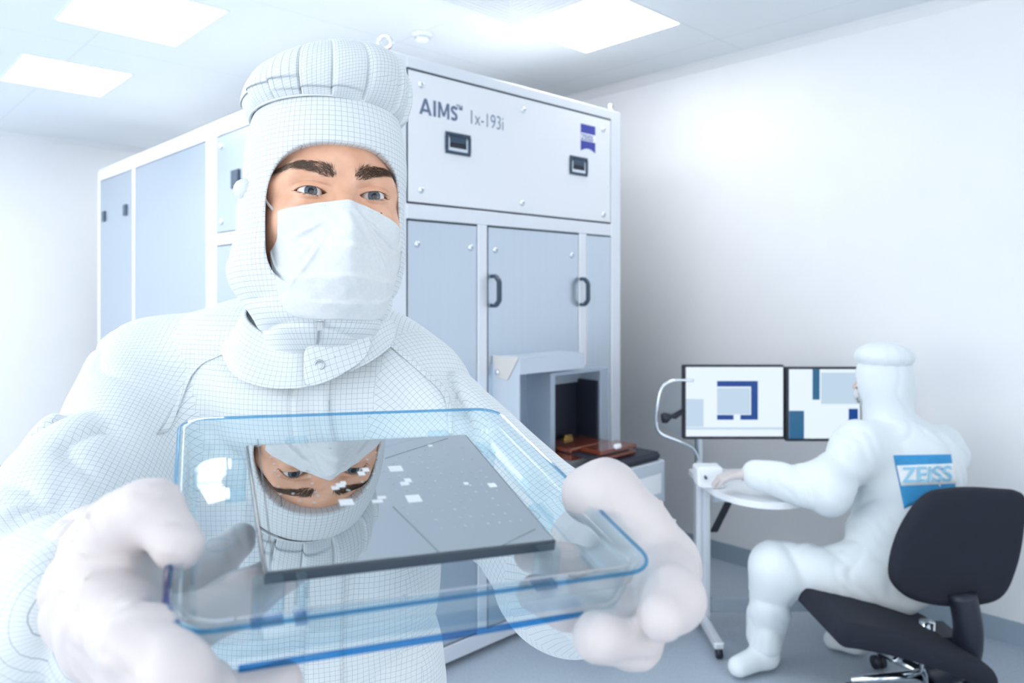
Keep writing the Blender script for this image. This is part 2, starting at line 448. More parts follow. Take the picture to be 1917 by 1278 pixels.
# smoke detector
sd = P(790, 62, 3.99); t = thing('smoke_detector', 'small round white detector on the ceiling behind the cap', 'smoke detector', (sd[0], sd[1], CEIL))
MB().cyl((sd[0], sd[1], CEIL), (sd[0], sd[1], CEIL-.018), .055, 32).obj('base', M_white, t, True)
MB().tube([(sd[0], sd[1], CEIL-z) for z in (.018, .022, .034, .048, .052)], [.034, .038, .038, .030, .012], 28).obj('sensor_head', M_white, t, True)
MB().tube([(sd[0]+.0385*math.cos(a), sd[1]+.0385*math.sin(a), CEIL-.028) for a in np.linspace(0, 2*math.pi, 25)[:-1]], .0025, 6, True).obj('slot', M_base, t)

# ------------------------------------------------------------------ the big machine
C0 = np.array([-.494, 2.91, 0]); FW = 1.470; SL = 3.94; TOP = 2.537
Q = -Wd                                          # outward normal of the front
def ft(px, q=0):                                 # pixel column -> t on a plane q in front
    k = (px-CX)/F; return (k*(2.91-.724*q)+.494-.69*q)/(.724-.69*k)
def fz(t, py, q=0): return H0-(py-CY)/F*(2.91+.69*t-.724*q)
def FP(t, q, z): return C0+U*t+Q*q+ZZ*z
def fp(px, py, q=0): t_ = ft(px, q); return FP(t_, q, fz(t_, py, q))
def fbox(mb, t0, t1, z0, z1, q0, q1, bev=0): return mb.box(FP(t0, q0, z0), U*(t1-t0), Q*(q1-q0)*1.0, ZZ*(z1-z0), bev)
mach = thing('inspection_machine', 'tall silver and steel machine cabinet with blue logo standing behind the masked man', 'machine', C0)
body = MB(); body.box(C0+Wd*.03+U*.02+ZZ*.04, U*(FW-.02), Wd*(SL-.04), ZZ*(TOP-.08)); body.obj('core', M_gap, mach)
zb = [fz(ft(760), 383), fz(ft(760), 408)]
zsplit0 = fz(ft(760), 409); zsplit1 = fz(ft(762), 380)
fr = MB()
p0, p1 = ft(722), ft(760)
e_ = .0
fbox(fr, 0, p1, .03, TOP, -.05, .004, .003)                          # left post
fbox(fr, ft(1143), FW, .03, TOP, -.05, .004, .003)                   # right post
ztop = fz(ft(762), 126)
fbox(fr, p1, ft(1143), ztop, TOP, -.05, .004, .003)                  # top rail
fbox(fr, p1, ft(1143), zsplit0, zsplit1, -.05, .004, .003)           # mid rail
z1 = zsplit0
fbox(fr, ft(893), ft(911), .10, z1, -.05, .004, .003)
fbox(fr, ft(1083), ft(1097), .10, z1, -.05, .004, .003)
fbox(fr, p1, ft(1143), .03, .10, -.05, .004, .003)
fr.obj('front_frame', M_frame, mach)
# feet plinth
MB().box(C0+U*.05+Wd*.06, U*(FW-.1), Wd*(SL-.1), ZZ*.03).obj('plinth', M_gap, mach)
# top cover
MB().box(C0+ZZ*(TOP-.02), U*FW, Wd*SL, ZZ*.02, .003).obj('top_cover', M_frame, mach)
def screw(par, t_, z_, q=.002):
    s_ = MB(); c = FP(t_, q, z_)
    s_.tube([c, c+Q*.003, c+Q*.008, c+Q*.010], [.014, .014, .011, .006], 20)
    s_.tube([c+Q*.008, c+Q*.011], [.0045, .0045], 6)
    sc_ = s_.obj('screw', M_screw, par, True)
    MB().cyl(c+Q*.0102, c+Q*.0115, .004, 6).obj('socket', M_gap, sc_)
def text(name, s, m, par, o, ex, ez, size, bold=0, nrm=None, sx=1.0, rep=0):
    cu = bpy.data.curves.new(name, 'FONT'); cu.body = s; cu.size = size; cu.extrude = .0004; cu.offset = bold
    to = bpy.data.objects.new('tmp', cu); COL.objects.link(to)
    me = bpy.data.meshes.new_from_object(to.evaluated_get(bpy.context.evaluated_depsgraph_get()))
    bpy.data.objects.remove(to)
    V = np.array([v.co[:] for v in me.vertices]); Fc = [tuple(p.vertices) for p in me.polygons]
    n = np.cross(ex, ez)
    VV = np.asarray(o)+V[:, :1]*sx*ex+V[:, 1:2]*ez+V[:, 2:3]*n
    bpy.data.meshes.remove(me)
    if rep:
        n0 = len(VV); VV = np.concatenate([VV+ex*d+n*.00005*i for i, d in enumerate(np.linspace(-rep, rep, 5))])
        Fc = [tuple(v+i*n0 for v in f) for i in range(5) for f in Fc]
    return mk(name, VV, Fc, m, par)
# upper panel
g = .006
tL, tR = p1+g, ft(1143)-g
up = MB(); fbox(up, tL, tR, zsplit1+.007, ztop-g, -.02, .002, .002); up = up.obj('upper_panel', M_pan, mach)
for px, py in ((787, 159), (978, 206), (1128, 243), (787, 356), (976, 380), (1128, 402)): screw(up, ft(px), fz(ft(px), py))
t_ = ft(783); za = fz(t_, 211)
x = MB(); hh = .066
def stroke(ta_, za_, tb_, zb_, w_, q_=0):
    x.prism([FP(ta_-w_/2, .0021+q_, za_), FP(ta_+w_/2, .0021+q_, za_), FP(tb_+w_/2, .0021+q_, zb_), FP(tb_-w_/2, .0021+q_, zb_)], Q*.0008)
zL = fz(ft(800), 216); tA, tI, tM0, tM1, tS = ft(795.5), ft(812.5), ft(821), ft(838), ft(848)
hw_ = (ft(806)-ft(783))/2-.006; w_ = .0135
stroke(tA-hw_, zL, tA, zL+hh, w_); stroke(tA+hw_, zL, tA, zL+hh, w_, .00003); stroke(tA, zL+.012, tA, zL+.023, hw_*1.5, .00006)
stroke(tI, zL, tI, zL+hh, w_)
stroke(tM0, zL, tM0, zL+hh, w_*.85); stroke(tM1, zL, tM1, zL+hh, w_*.85); mc = (tM0+tM1)/2
stroke(mc, zL+.008, tM0+.002, zL+hh, w_*.8, .00003); stroke(mc, zL+.008, tM1-.002, zL+hh, w_*.8, .00006)
sc2 = spline([(tS+.017, zL+.050), (tS+.006, zL+.0565), (tS-.007, zL+.053), (tS-.009, zL+.042), (tS+.001, zL+.033), (tS+.013, zL+.025), (tS+.014, zL+.012), (tS+.003, zL+.0055), (tS-.012, zL+.009)], 5)
tg = np.gradient(sc2, axis=0); tg /= np.linalg.norm(tg, axis=1)[:, None]; nm = np.stack([-tg[:, 1], tg[:, 0]], 1)*.0062
for i in range(len(sc2)-1):
    a0, a1, b1, b0 = sc2[i]-nm[i], sc2[i+1]-nm[i+1], sc2[i+1]+nm[i+1], sc2[i]+nm[i]
    x.prism([FP(p_[0], .0021, p_[1]) for p_ in (a0, a1, b1, b0)], Q*.0008)
x.obj('lettering', M_txt, up)
text('lettering', '\u2122', M_txt, up, FP(ft(851), .0026, fz(ft(851), 211)), U, ZZ, .05, .0003, sx=.9)
text('lettering', '1x-193i', M_txt, up, FP(ft(876), .0026, fz(ft(876), 231)), U, ZZ, .088, -.0010, sx=.78)
# logo badge: blue square with curved foot and a pale band
lt0, lt1 = ft(1086), ft(1113); lz1 = fz(lt0, 232); lz0 = fz(lt0, 275)
W_ = lt1-lt0; zz1 = lz1-.004; hgt = .135
lz1 = fz(lt0, 231); 
foot = [(lt0+W_*a, lz1-hgt+.016*math.sin(math.pi*a)) for a in np.linspace(0, 1, 13)]
pl = [FP(lt0, .0022, lz1), FP(lt0, .0022, foot[0][1])]+[FP(a, .0022, b) for a, b in foot[1:]]+[FP(lt1, .0022, lz1)]
badge = MB().prism(pl[::-1], Q*.0012).obj('logo_badge', M_logo, up)
mbx = MB(); fbox(mbx, lt0, lt1, lz1-.083, lz1-.045, .0034, .0040); mbx.obj('logo_band', M_white, badge)
text('logo_lettering', 'ZEISS', M_logo, badge, FP(lt0+.003, .0043, lz1-.079), U, ZZ, .040, .0004, sx=(W_-.006)/.108)
gk = MB()  # black strips set into the panel gaps in place of their shade
fbox(gk, p1+.0005, p1+.0055, zsplit1, ztop, -.02, .0030); fbox(gk, p1+.0055, tR, ztop-.0055, ztop-.0005, -.02, .0030); fbox(gk, p1+.0055, tR, zsplit1+.001, zsplit1+.006, -.02, .0030)
gk.obj('gap_shade_strip', M_gap, up)
gk = MB()
for a_, b_ in ((p1, ft(893)), (ft(911), ft(1083))): fbox(gk, a_+.0003, a_+.0048, .108, z1-.0055, -.02, .0030); fbox(gk, a_+.0003, b_-.004, z1-.0055, z1-.0005, -.02, .0030)
gk.obj('gap_shade_strip', M_gap, mach)  # same stand-in for gap shade around the lower panels
# recessed handles
def rec_handle(px0, px1, py0, py1):
    a, b = ft(px0), ft(px1); c = fz((a+b)/2, (py0+py1)/2); h = (py1-py0)/F*(2.91+.69*a)/2*.93; z0, z1_ = c-h, c+h
    f1 = MB()
    e = .014
    fbox(f1, a, b, z0, z0+e, .002, .009, .002); fbox(f1, a, b, z1_-e, z1_, .002, .009, .002)
    fbox(f1, a, a+e, z0+e, z1_-e, .002, .009); fbox(f1, b-e, b, z0+e, z1_-e, .002, .009)
    hnd = f1.obj('recessed_handle', M_navy, up)
    s2 = MB(); e2 = .013; a2, b2, c2, d2 = a+e, b-e, z0+e, z1_-e
    fbox(s2, a2, b2, c2, c2+e2, .002, .006); fbox(s2, a2, a2+e2*.7, c2+e2, d2-.012, .002, .006); fbox(s2, b2-e2*.7, b2, c2+e2, d2-.012, .002, .006)
    s2.obj('inner_rim', M_screw, hnd)
    d_ = MB(); fbox(d_, a2+e2*.7, b2-e2*.7, c2+e2, d2, .002, .003); d_.obj('cavity', M_black, hnd)
    gp = MB(); fbox(gp, a2+e2*.7, b2-e2*.7, c2+e2+.02, d2, .003, .007, .001); gp.obj('grip', M_navy, hnd)
rec_handle(832, 879, 248, 292); rec_handle(1065, 1098, 292, 330)
# lower panels
def lower(name, a, b, m, zlo=.108):
    x = MB(); fbox(x, a+.005, b-.004, zlo, z1-g, -.02, .002, .002); return x.obj(name, m, mach)
pa = lower('left_panel', p1, ft(893), M_steel)
for px, py in ((780, 457), (880, 464)): screw(pa, ft(px), fz(ft(px), py))
door = lower('door', ft(911), ft(1083), M_steel)
for px, py in ((926, 468), (1069, 478)): screw(door, ft(px), fz(ft(px), py))
screw(door, ft(926), fz(ft(926), 703))
lower('narrow_panel', ft(1097), ft(1143), M_steel)
def bow(px0, px1, py0, py1, side):
    """angular black bow handle"""
    a = ft(px0); b = ft(px1); zc = fz(a, (py0+py1)/2); h = (py1-py0)/F*(2.91+.69*a)/2; x = a+.012 if side < 0 else b-.008
    pts = [FP(x, .0, zc+h-.012), FP(x, .028, zc+h-.012), FP(x, .050, zc+h-.035), FP(x, .050, zc-h+.035), FP(x, .028, zc-h+.012), FP(x, 0, zc-h+.012)]
    hb = MB()
    for p_, q_ in zip(pts[:-1], pts[1:]):
        p_, q_ = np.array(p_), np.array(q_); d_ = q_-p_; n_ = np.cross(d_, U); n_ /= np.linalg.norm(n_)
        hb.box(p_-U*.011-n_*.008-d_*.03, U*.022, n_*.016, d_*1.06, .003)
    hb.obj('bow_handle', M_navy, door)
bow(916, 941, 512, 577, -1); bow(1061, 1088, 517, 575, 1)
# eye bolt and corner knob on top
eb = MB(); c = C0+U*.03+Wd*.05+ZZ*TOP
eb.cyl(c, c+ZZ*.02, .014, 16); rc = c+ZZ*.046
eb.tube([rc+np.array([.025*math.cos(a), 0, .025*math.sin(a)]) for a in np.linspace(0, 2*math.pi, 33)[:-1]], .0075, 10, True)
eb.obj('lifting_eye', M_screw, mach, True)
c = C0+U*(FW-.03)+Wd*.04+ZZ*TOP
MB().tube([c, c+ZZ*.012, c+ZZ*.016, c+ZZ*.04, c+ZZ*.048], [.018, .018, .008, .016, .008], 16).obj('corner_knob', M_screw, mach, True)
# side face
def sx(px): k = (px-CX)/F; return (-.494-2.91*k)/(.724*k+.69)
def SPt(s, q, z): return C0+Wd*s-U*q+ZZ*z
def sbox(mb, s0, s1, z0, z1, q0, q1, bev=0): return mb.box(SPt(s0, q0, z0), -U*(q1-q0), Wd*(s1-s0)*-1 if False else Wd*(s1-s0), ZZ*(z1-z0), bev)
sf = MB()
sbox(sf, 0, .055, .03, TOP-.02, -.03, .004, .003); sbox(sf, sx(405), sx(386), .03, TOP-.02, -.03, .004, .003)
sbox(sf, SL-.05, SL, .03, TOP-.02, -.03, .004, .003); sbox(sf, .055, SL-.05, TOP-.09, TOP-.02, -.03, .005, .003)
sbox(sf, sx(250)-.03, sx(250)+.03, .03, TOP-.09, -.03, .002); sbox(sf, .055, SL-.05, .03, .1, -.03, .004)
zr = H0-(447-CY)/F*(2.91+.724*1.6)
sbox(sf, .055, sx(405), zr-.035, zr+.03, -.03, .004, .003)
sf.obj('side_frame', M_frame, mach)
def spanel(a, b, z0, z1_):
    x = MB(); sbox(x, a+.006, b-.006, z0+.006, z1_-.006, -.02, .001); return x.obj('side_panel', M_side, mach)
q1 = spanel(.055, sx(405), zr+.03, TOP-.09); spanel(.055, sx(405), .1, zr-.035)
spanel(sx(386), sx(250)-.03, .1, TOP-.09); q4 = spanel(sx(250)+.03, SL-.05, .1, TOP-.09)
for px, py in ((414, 274), (415, 415)):
    s_ = sx(px); Y_ = 2.91+.724*s_; c = SPt(s_, .001, H0-(py-CY)/F*Y_)
    MB().tube([c, c-U*.006, c-U*.012], [.017, .017, .008], 16).obj('screw', M_screw, q1, True)
for px, py in ((235, 393), (195, 405)):
    s_ = sx(px); Y_ = 2.91+.724*s_; c = SPt(s_-.03, .001, H0-(py-CY)/F*Y_-.04)
    MB().box(c, -U*.012, Wd*.06, ZZ*.08, .004).obj('recessed_handle', M_navy, q4)
s_ = sx(441); c = SPt(s_-.05, .001, H0-(335-CY)/F*(2.91+.724*s_)-.05)
MB().box(c, -U*.012, Wd*.09, ZZ*.10, .004).obj('recessed_handle', M_navy, q1)

# load port on the front
port = MB()
fbox(port, .563, .570, .62, 1.305, .002, .168); fbox(port, .570, .985, 1.300, 1.306, .002, .17); fbox(port, .563, .985, 1.235, 1.306, .168, .174)
port = port.obj('port_hood', M_greyl, mach)
MB().prism([FP(.560, .004, 1.31), FP(.560, .172, 1.31), FP(.560, .10, 1.205), FP(.560, .03, 1.215)], U*-.002).obj('beige_cheek', M_beige, port)
c = FP(.558, .04, 1.235); MB().tube([c, c-U*.006, c-U*.009], [.012, .012, .005], 16).obj('screw', M_screw, port, True)
fb = MB(); ta, tb = .775, 1.185; za, zt = .80, 1.222
fbox(fb, ta, ta+.012, za, zt, .002, .153)                  # left side wall
fbox(fb, tb-.06, tb, za, zt, .002, .153, .002)               # right post
fbox(fb, ta+.012, tb-.06, zt-.012, zt, .002, .153)         # roof
fbox(fb, ta+.012, ta+.03, za, zt-.012, .13, .153)          # front lip
fbox(fb, ta+.03, tb-.06, zt-.075, zt-.012, .002, .02)         # lintel
frm = fb.obj('port_frame', M_grey, mach)
x = MB(); fbox(x, ta+.03, tb-.06, .845, zt-.075, .003, .010); x.obj('port_opening', M_black, frm)
x = MB(); fbox(x, tb-.075, tb-.06, .845, zt-.06, .01, .14); x.obj('inner_wall', M_black, frm)
x = MB(); fbox(x, ta+.03, tb-.06, za-.01, .83, .010, .153, .003); x.obj('sill', M_greyl, frm)
dr = MB(); fbox(dr, .80, 1.305, .595, .795, .002, .40, .006); dr = dr.obj('drawer_unit', M_greyl, mach)
x = MB(); fbox(x, 1.04, 1.27, .645, .735, .40, .402); x.obj('white_label', M_white, dr)
x = MB(); fbox(x, .82, 1.30, .43, .575, .002, .38, .006); x.obj('lower_drawer', M_grey, mach)
x = MB(); fbox(x, .80, 1.30, .575, .595, .002, .37); x.obj('drawer_gap', M_gap, mach)
x = MB(); fbox(x, .85, 1.28, .10, .43, .002, .30, .004); x.obj('drawer_base', M_grey, mach)
x = MB(); fbox(x, .97, 1.29, .795, .835, .24, .39, .014); x.obj('hand_rest', M_black, dr)
# amber case on the sill
cs = thing('amber_case', 'glossy brown plastic case lying in the open port of the machine', 'case', FP(1.0, .2, .835))
x = MB(); fbox(x, .83, 1.115, .831, .858, .02, .225, .004)
fbox(x, .90, 1.15, .837, .858, .226, .345, .004); x.obj('base', M_amber, cs)
x = MB(); fbox(x, .84, 1.11, .858, .866, .03, .335); x.obj('dark_layer', M_black, cs)
x = MB(); fbox(x, .83, 1.115, .866, .886, .02, .225, .005); fbox(x, .89, 1.15, .866, .886, .226, .350, .005); x.obj('lid', M_amber, cs)
x = MB(); fbox(x, .98, 1.02, .884, .905, .345, .365, .005); x.obj('white_catch', M_white, cs)
x = MB(); fbox(x, .95, 1.01, .886, .897, .06, .08, .002); fbox(x, .98, 1.03, .888, .905, .04, .058, .002); x.obj('gold_clip', M_gold, cs)

# ------------------------------------------------------------------ desk with monitors
YD = 3.5
dz = .70
desk = thing('desk', 'white and grey metal workstation desk at the seated operator', 'desk', P(1312, 1150, 3.5)*[1, 1, 0])
def bx(mb, x0, x1, y0, y1, z0, z1, bev=0): return mb.box((x0, y0, z0), (x1-x0, 0, 0), (0, y1-y0, 0), (0, 0, z1-z0), bev)
X0 = P(1300, 0, YD)[0]; X1 = X0+1.02
top_o = [(X0, 3.62), (X0, 3.36), (X0+.03, 3.20), (X0+.10, 3.08), (X0+.22, 3.03), (X0+.36, 3.08), (X0+.5, 3.2), (X0+.7, 3.26), (X1, 3.26), (X1, 3.62)]
to = spline([np.array([a, b, dz]) for a, b in top_o[:9]], 5); to = np.concatenate([to, [[X1, 3.62, dz]]])
MB().prism(to, np.array([0, 0, .028])).obj('tabletop', M_desk, desk)
x = MB(); bx(x, X0+.05, X1-.05, 3.34, 3.38, dz-.055, dz-.001); x.obj('front_beam', M_dmetal, desk)
for xx in (X0, X1-.06):
    x = MB(); bx(x, xx, xx+.028, 3.47, 3.53, .05, dz-.001, .004); bx(x, xx+.040, xx+.068, 3.47, 3.53, .05, dz-.001, .004); bx(x, xx+.028, xx+.040, 3.48, 3.52, .05, dz-.002)
    lg = x.obj('leg', M_frame, desk)
    x = MB(); bx(x, xx+.012, xx+.056, 3.2, 3.60, .045, .075, .006); x.obj('foot', M_frame, lg)
    x = MB()
    for yy in (3.22, 3.57): MB().tube([(xx+.024, yy, .026), (xx+.048, yy, .026)], .025, 20).obj('caster', M_black, lg, True)
x = MB(); bx(x, X0+.068, X1-.06, 3.48, 3.51, .09, .15, .003); x.obj('crossbar', M_dmetal, desk)
x = MB(); x.box((X0+.075, 3.49, dz-.24), (.03, 0, 0), (0, .02, 0), (.10, 0, .20)); x.obj('brace', M_black, desk)
# column that carries the monitors
x = MB(); x.tube([(X0+.035, 3.56, dz+.028), (X0+.035, 3.56, 1.22)], .02, 16); x.tube([(X0+.035, 3.56, 1.05), (X1-.55, 3.56, 1.05)], .018, 12); x.obj('monitor_post', M_chrome, desk, True)
def monitor(px0, px1, Y, z0, z1_, lab, gfx):
    a, b = (px0-CX)/F*Y, (px1-CX)/F*Y
    t = thing('monitor', lab, 'monitor', ((a+b)/2, Y, z0), 'monitors on the desk')
    x = MB(); bx(x, a, b, Y, Y+.035, z0, z1_, .004); x.obj('bezel', M_black, t)
    e = .014
    x = MB(); bx(x, a+e, b-e*.5, Y-.0012, Y, z0+e, z1_-e*.7); s_ = x.obj('screen', M_scr, t)
    w_, h_ = b-e*1.5-a, z1_-z0-1.7*e
    for i, (poly, m) in enumerate(gfx):
        pts = [np.array([a+e+w_*p_, Y-.0016, z0+e+h_*(1-q_)]) for p_, q_ in poly]
        MB().prism(pts, np.array([0, -.0006*(1+.3*i), 0])).obj('screen_graphic', m, s_)
    x = MB(); bx(x, (a+b)/2-.05, (a+b)/2+.05, Y+.035, Y+.042, (z0+z1_)/2-.05, (z0+z1_)/2+.05); x.obj('mount', M_black, t)
R4 = lambda a, b, c, d: [(a, b), (c, b), (c, d), (a, d)]
zm0 = H0-(822-CY)/F*3.5; zm1 = H0-(683-CY)/F*3.5
monitor(1278, 1468, 3.5, zm0, zm1, 'left desk monitor showing a dark blue open square on white',
        [(R4(.0, .46, .18, .86), M_scrg), (R4(0, .87, 1, .90), M_scrg), (R4(.32, .30, .66, .68), M_scrg),
         ([(.32, .20), (.74, .20), (.74, .76), (.56, .76), (.56, .69), (.67, .69), (.67, .28), (.32, .28)], M_scrb), (R4(.32, .69, .49, .76), M_scrb)])
monitor(1471, 1612, 3.5, zm0-.01, zm1-.01, 'right desk monitor with teal blocks, half hidden by the operator',
        [(R4(.33, .0, .43, .44), M_scrt), (R4(.0, .60, .21, 1), M_scrt), (R4(.84, .57, .97, .74), M_scrb), (R4(.45, .05, .97, .5), M_scrg)])
# chrome handle loop with clear visor at the left of the monitors
hl = thing('chrome_handle_loop', 'bent chrome tube loop with clear pane left of the monitors', 'handle', P(1300, 835, 3.52))
lp = spline([P(1298, 712, 3.5), P(1262, 712, 3.5), P(1240, 724, 3.5), P(1231, 756, 3.5), P(1229, 795, 3.5), P(1238, 812, 3.5), P(1272, 826, 3.5), P(1296, 838, 3.52), P(1308, 860, 3.54)], 6)
MB().tube(lp, .008, 10).obj('tube', M_chrome, hl, True)
vz = [P(1276, 718, 3.505), P(1250, 722, 3.505), P(1240, 752, 3.505), P(1238, 800, 3.505), P(1276, 818, 3.505)]
MB().prism(vz, np.array([0, .004, 0])).obj('clear_pane', M_glassy, hl)
MB().tube([P(1238, 783, 3.48), P(1246, 782, 3.48), P(1256, 779, 3.48), P(1262, 779, 3.49), P(1276, 770, 3.5)], [.022, .026, .010, .014, .012], 12).obj('knob', M_black, hl, True)
# white device on the desk
dv = thing('desk_device', 'small white device standing at the left end of the desk', 'device', P(1335, 890, 3.2)*[1, 1, 0]+[0, 0, dz+.028])
x = MB(); a_ = P(1308, 890, 3.25); x.box((a_[0], 3.25, dz+.0285), (.118, 0, 0), (0, .10, 0), (0, .03, .085), .01); x.obj('housing', M_white, dv)
x = MB(); x.box((a_[0]+.012, 3.2449, dz+.034), (.094, 0, 0), (0, .004, 0), (0, .02, .06)); x.obj('front_panel', M_white, dv)
x = MB(); x.cyl((a_[0]+.03, 3.2449, dz+.075), (a_[0]+.03, 3.262, dz+.078), .006, 12); x.obj('button', M_navy, dv)
# ------------------------------------------------------------------ office chair
ch = thing('office_chair', 'black swivel office chair at the right edge under the seated operator', 'chair', P(1765, 1250, 2.85)*[1, 1, 0])
bp = spline([P(a, b, 2.78) for a, b in ((1742, 936), (1800, 921), (1880, 921), (1925, 930), (1922, 985), (1905, 1062), (1872, 1122), (1800, 1138), (1730, 1130), (1685, 1108), (1667, 1070), (1690, 1000))], 6, True)
cen = bp.mean(0)
V = []; Fc = []; rings = [(.0, 1.0, .0), (.86, 1, -.012), (.97, 1, -.004), (1, 1, .012), (1, 1, .034), (.97, 1, .046), (.86, 1, .052), (0, 1, .06)]
n = len(bp)
for s_, _, dy in rings:
    for p_ in bp:
        q_ = cen+(p_-cen)*max(s_, .003); bend = .35*((q_[0]-cen[0])**2)
        V.append(q_+np.array([0, dy-bend+.02, 0])-np.array([0, .25*(q_[2]-cen[2])*-.3, 0]))
for i in range(len(rings)-1):
    for k in range(n): Fc.append((i*n+k, i*n+(k+1) % n, (i+1)*n+(k+1) % n, (i+1)*n+k))
mk('backrest', V, Fc, M_chairf, ch, True)
sc_ = P(1660, 1168, 2.86)
def seat_fn(p):
    q = p-sc_; q = q.copy(); q[:, 2] += .30*q[:, 0]+.35*q[:, 0]**2
    d = rbox(q, (0, 0, 0), (.29, .24, .045), .04)
    return d*.8
V, Qd = surface(seat_fn, axis_pts([(sc_[0]-.4, sc_[0]+.4, .012)]), axis_pts([(sc_[1]-.3, sc_[1]+.3, .012)]), axis_pts([(sc_[2]-.25, sc_[2]+.25, .012)]))
mk('seat', V, Qd, M_chairf, ch, True)
x = MB(); x.tube(spline([P(1800, 1110, 2.77), P(1812, 1180, 2.76), P(1800, 1240, 2.78), P(1745, 1262, 2.84)], 5), [.05]*16, 14); x.obj('back_bracket', M_black, ch, True)
hb = P(1735, 1250, 2.86)
x = MB(); x.tube([(hb[0], hb[1], .32), (hb[0], hb[1], .10)], .028, 16); x.obj('gas_column', M_chrome, ch, True)
x = MB(); bx(x, hb[0]-.11, hb[0]+.11, hb[1]-.08, hb[1]+.08, .245, .29, .01); x.obj('mechanism', M_black, ch)
x = MB(); x.tube([(hb[0]-.1, hb[1]-.05, .262), (hb[0]-.2, hb[1]-.14, .235)], .008, 8); x.obj('lever', M_chrome, ch, True)
for k in range(5):
    a = k*2*math.pi/5+.5; d_ = np.array([math.cos(a), math.sin(a), 0]); c = np.array([hb[0], hb[1], 0])
    x = MB(); x.tube([c+d_*.02+ZZ*.11, c+d_*.28+ZZ*.075], [.024, .015], 10); lg = x.obj('leg', M_chrome, ch, True)
    s_ = np.array([-d_[1], d_[0], 0]); x = MB(); e = c+d_*.28+ZZ*.028
    x.cyl(e-s_*.022, e-s_*.004, .027, 18); x.cyl(e+s_*.004, e+s_*.022, .027, 18); x.obj('caster', M_black, lg, True)

# ------------------------------------------------------------------ seated operator
op = thing('person', 'seated person in white cleanroom suit with blue patch on the back, reaching to the desk', 'person', P(1690, 1100, 3.02)*[1, 1, 0])
Hd = P(1655, 712, 3.24)
def op_fn(p):
    ch_ = ell(p, P(1700, 890, 3.16), (.225, .145, .22))
    d = smin(ch_, cone(p, P(1612, 832, 3.12), P(1765, 835, 3.26), .082, .085), .08)
    d = smin(d, ell(p, P(1680, 1020, 3.06), (.205, .175, .22)), .10)
    d = smin(d, ell(p, P(1665, 785, 3.22), (.10, .09, .06)), .06)
    d = smin(d, cone(p, P(1605, 840, 3.12), P(1545, 915, 2.99), .088, .092), .09)          # near arm
    d = smin(d, cone(p, P(1545, 915, 2.99), P(1415, 888, 3.12), .092, .056), .04)
    d = smin(d, cone(p, P(1770, 850, 3.27), P(1700, 925, 3.42), .08, .07), .05)            # far arm
    d = smin(d, cone(p, P(1700, 925, 3.42), P(1560, 900, 3.40), .065, .05), .04)
    d = smin(d, cone(p, P(1680, 1085, 3.02), P(1450, 1062, 3.06), .125, .095), .06)        # near leg
    d = smin(d, cone(p, P(1450, 1062, 3.06), P(1432, 1195, 3.13), .092, .072), .04)
    d = smin(d, cone(p, P(1700, 1085, 3.18), P(1560, 1085, 3.32), .10, .08), .06)          # far leg
    d = smin(d, cone(p, P(1560, 1085, 3.32), P(1598, 1175, 3.26), .08, .068), .04)
    return d-.004+wr(p, (1, .2, .5), .16, .016, 3, 1.2, 1.3)+wr(p, (.3, .4, 1), .15, .014, 5, 1.2, 1.3)+wr(p, (1, -.3, .6), .06, .008, 6, 2, 2)
V, Qd = surface(op_fn, axis_pts([(.8, 2.25, .012)]), axis_pts([(2.8, 3.6, .012)]), axis_pts([(.0, 1.25, .012)]))
mk('coverall', V, Qd, M_fabo, op, True)
def shoe_fn(a, b, c):
    def f_(p):
        d = smin(cone(p, a, b, .05, .042), cone(p, a, c, .05, .055), .04)
        return np.maximum(d, .012-p[:, 2])
    return f_
for (ax_, ay_, Y_, tx, ty, tY) in ((1432, 1212, 3.13, 1382, 1232, 3.06), (1600, 1200, 3.26, 1560, 1208, 3.30)):
    a = P(ax_, ay_, Y_); a[2] = .06; b = P(tx, ty, tY); b[2] = .045; c = P(ax_, ay_-28, Y_)
    m_ = (a+b)/2
    V, Qd = surface(shoe_fn(a, b, c), axis_pts([(m_[0]-.25, m_[0]+.25, .009)]), axis_pts([(m_[1]-.2, m_[1]+.2, .009)]), axis_pts([(0, .26, .009)]))
    mk('overshoe', V, Qd, M_fabo, op, True)
hf = np.array([-.80, .58, -.12]); hf /= np.linalg.norm(hf)
def oh_fn(p):
    d = ell(p, Hd+ZZ*.01, (.116, .118, .135))
    d = smin(d, cone(p, Hd-ZZ*.06-hf*.01, Hd-ZZ*.17-hf*.02, .098, .105), .05)
    cut = cone(p, Hd+hf*.09-ZZ*.01, Hd+hf*.2-ZZ*.01, .055, .06)
    return smax(d, -cut, .01)+wr(p, (1, .5, .3), .07, .005, 8)
V, Qd = surface(oh_fn, axis_pts([(Hd[0]-.2, Hd[0]+.2, .008)]), axis_pts([(Hd[1]-.2, Hd[1]+.2, .008)]), axis_pts([(Hd[2]-.26, Hd[2]+.17, .008)]))
mk('hood', V, Qd, M_fabo, op, True)
def ocap(p):
    a = np.arctan2(p[:, 1]-Hd[1], p[:, 0]-Hd[0])
    return ell(p, Hd+ZZ*.105, (.119, .123, .062))+.0015*np.cos(a*14)
V, Qd = surface(ocap, axis_pts([(Hd[0]-.16, Hd[0]+.16, .007)]), axis_pts([(Hd[1]-.16, Hd[1]+.16, .007)]), axis_pts([(Hd[2]+.02, Hd[2]+.19, .007)]))
mk('cap', V, Qd, M_fabo, op, True)
side_ = np.cross(hf, ZZ)
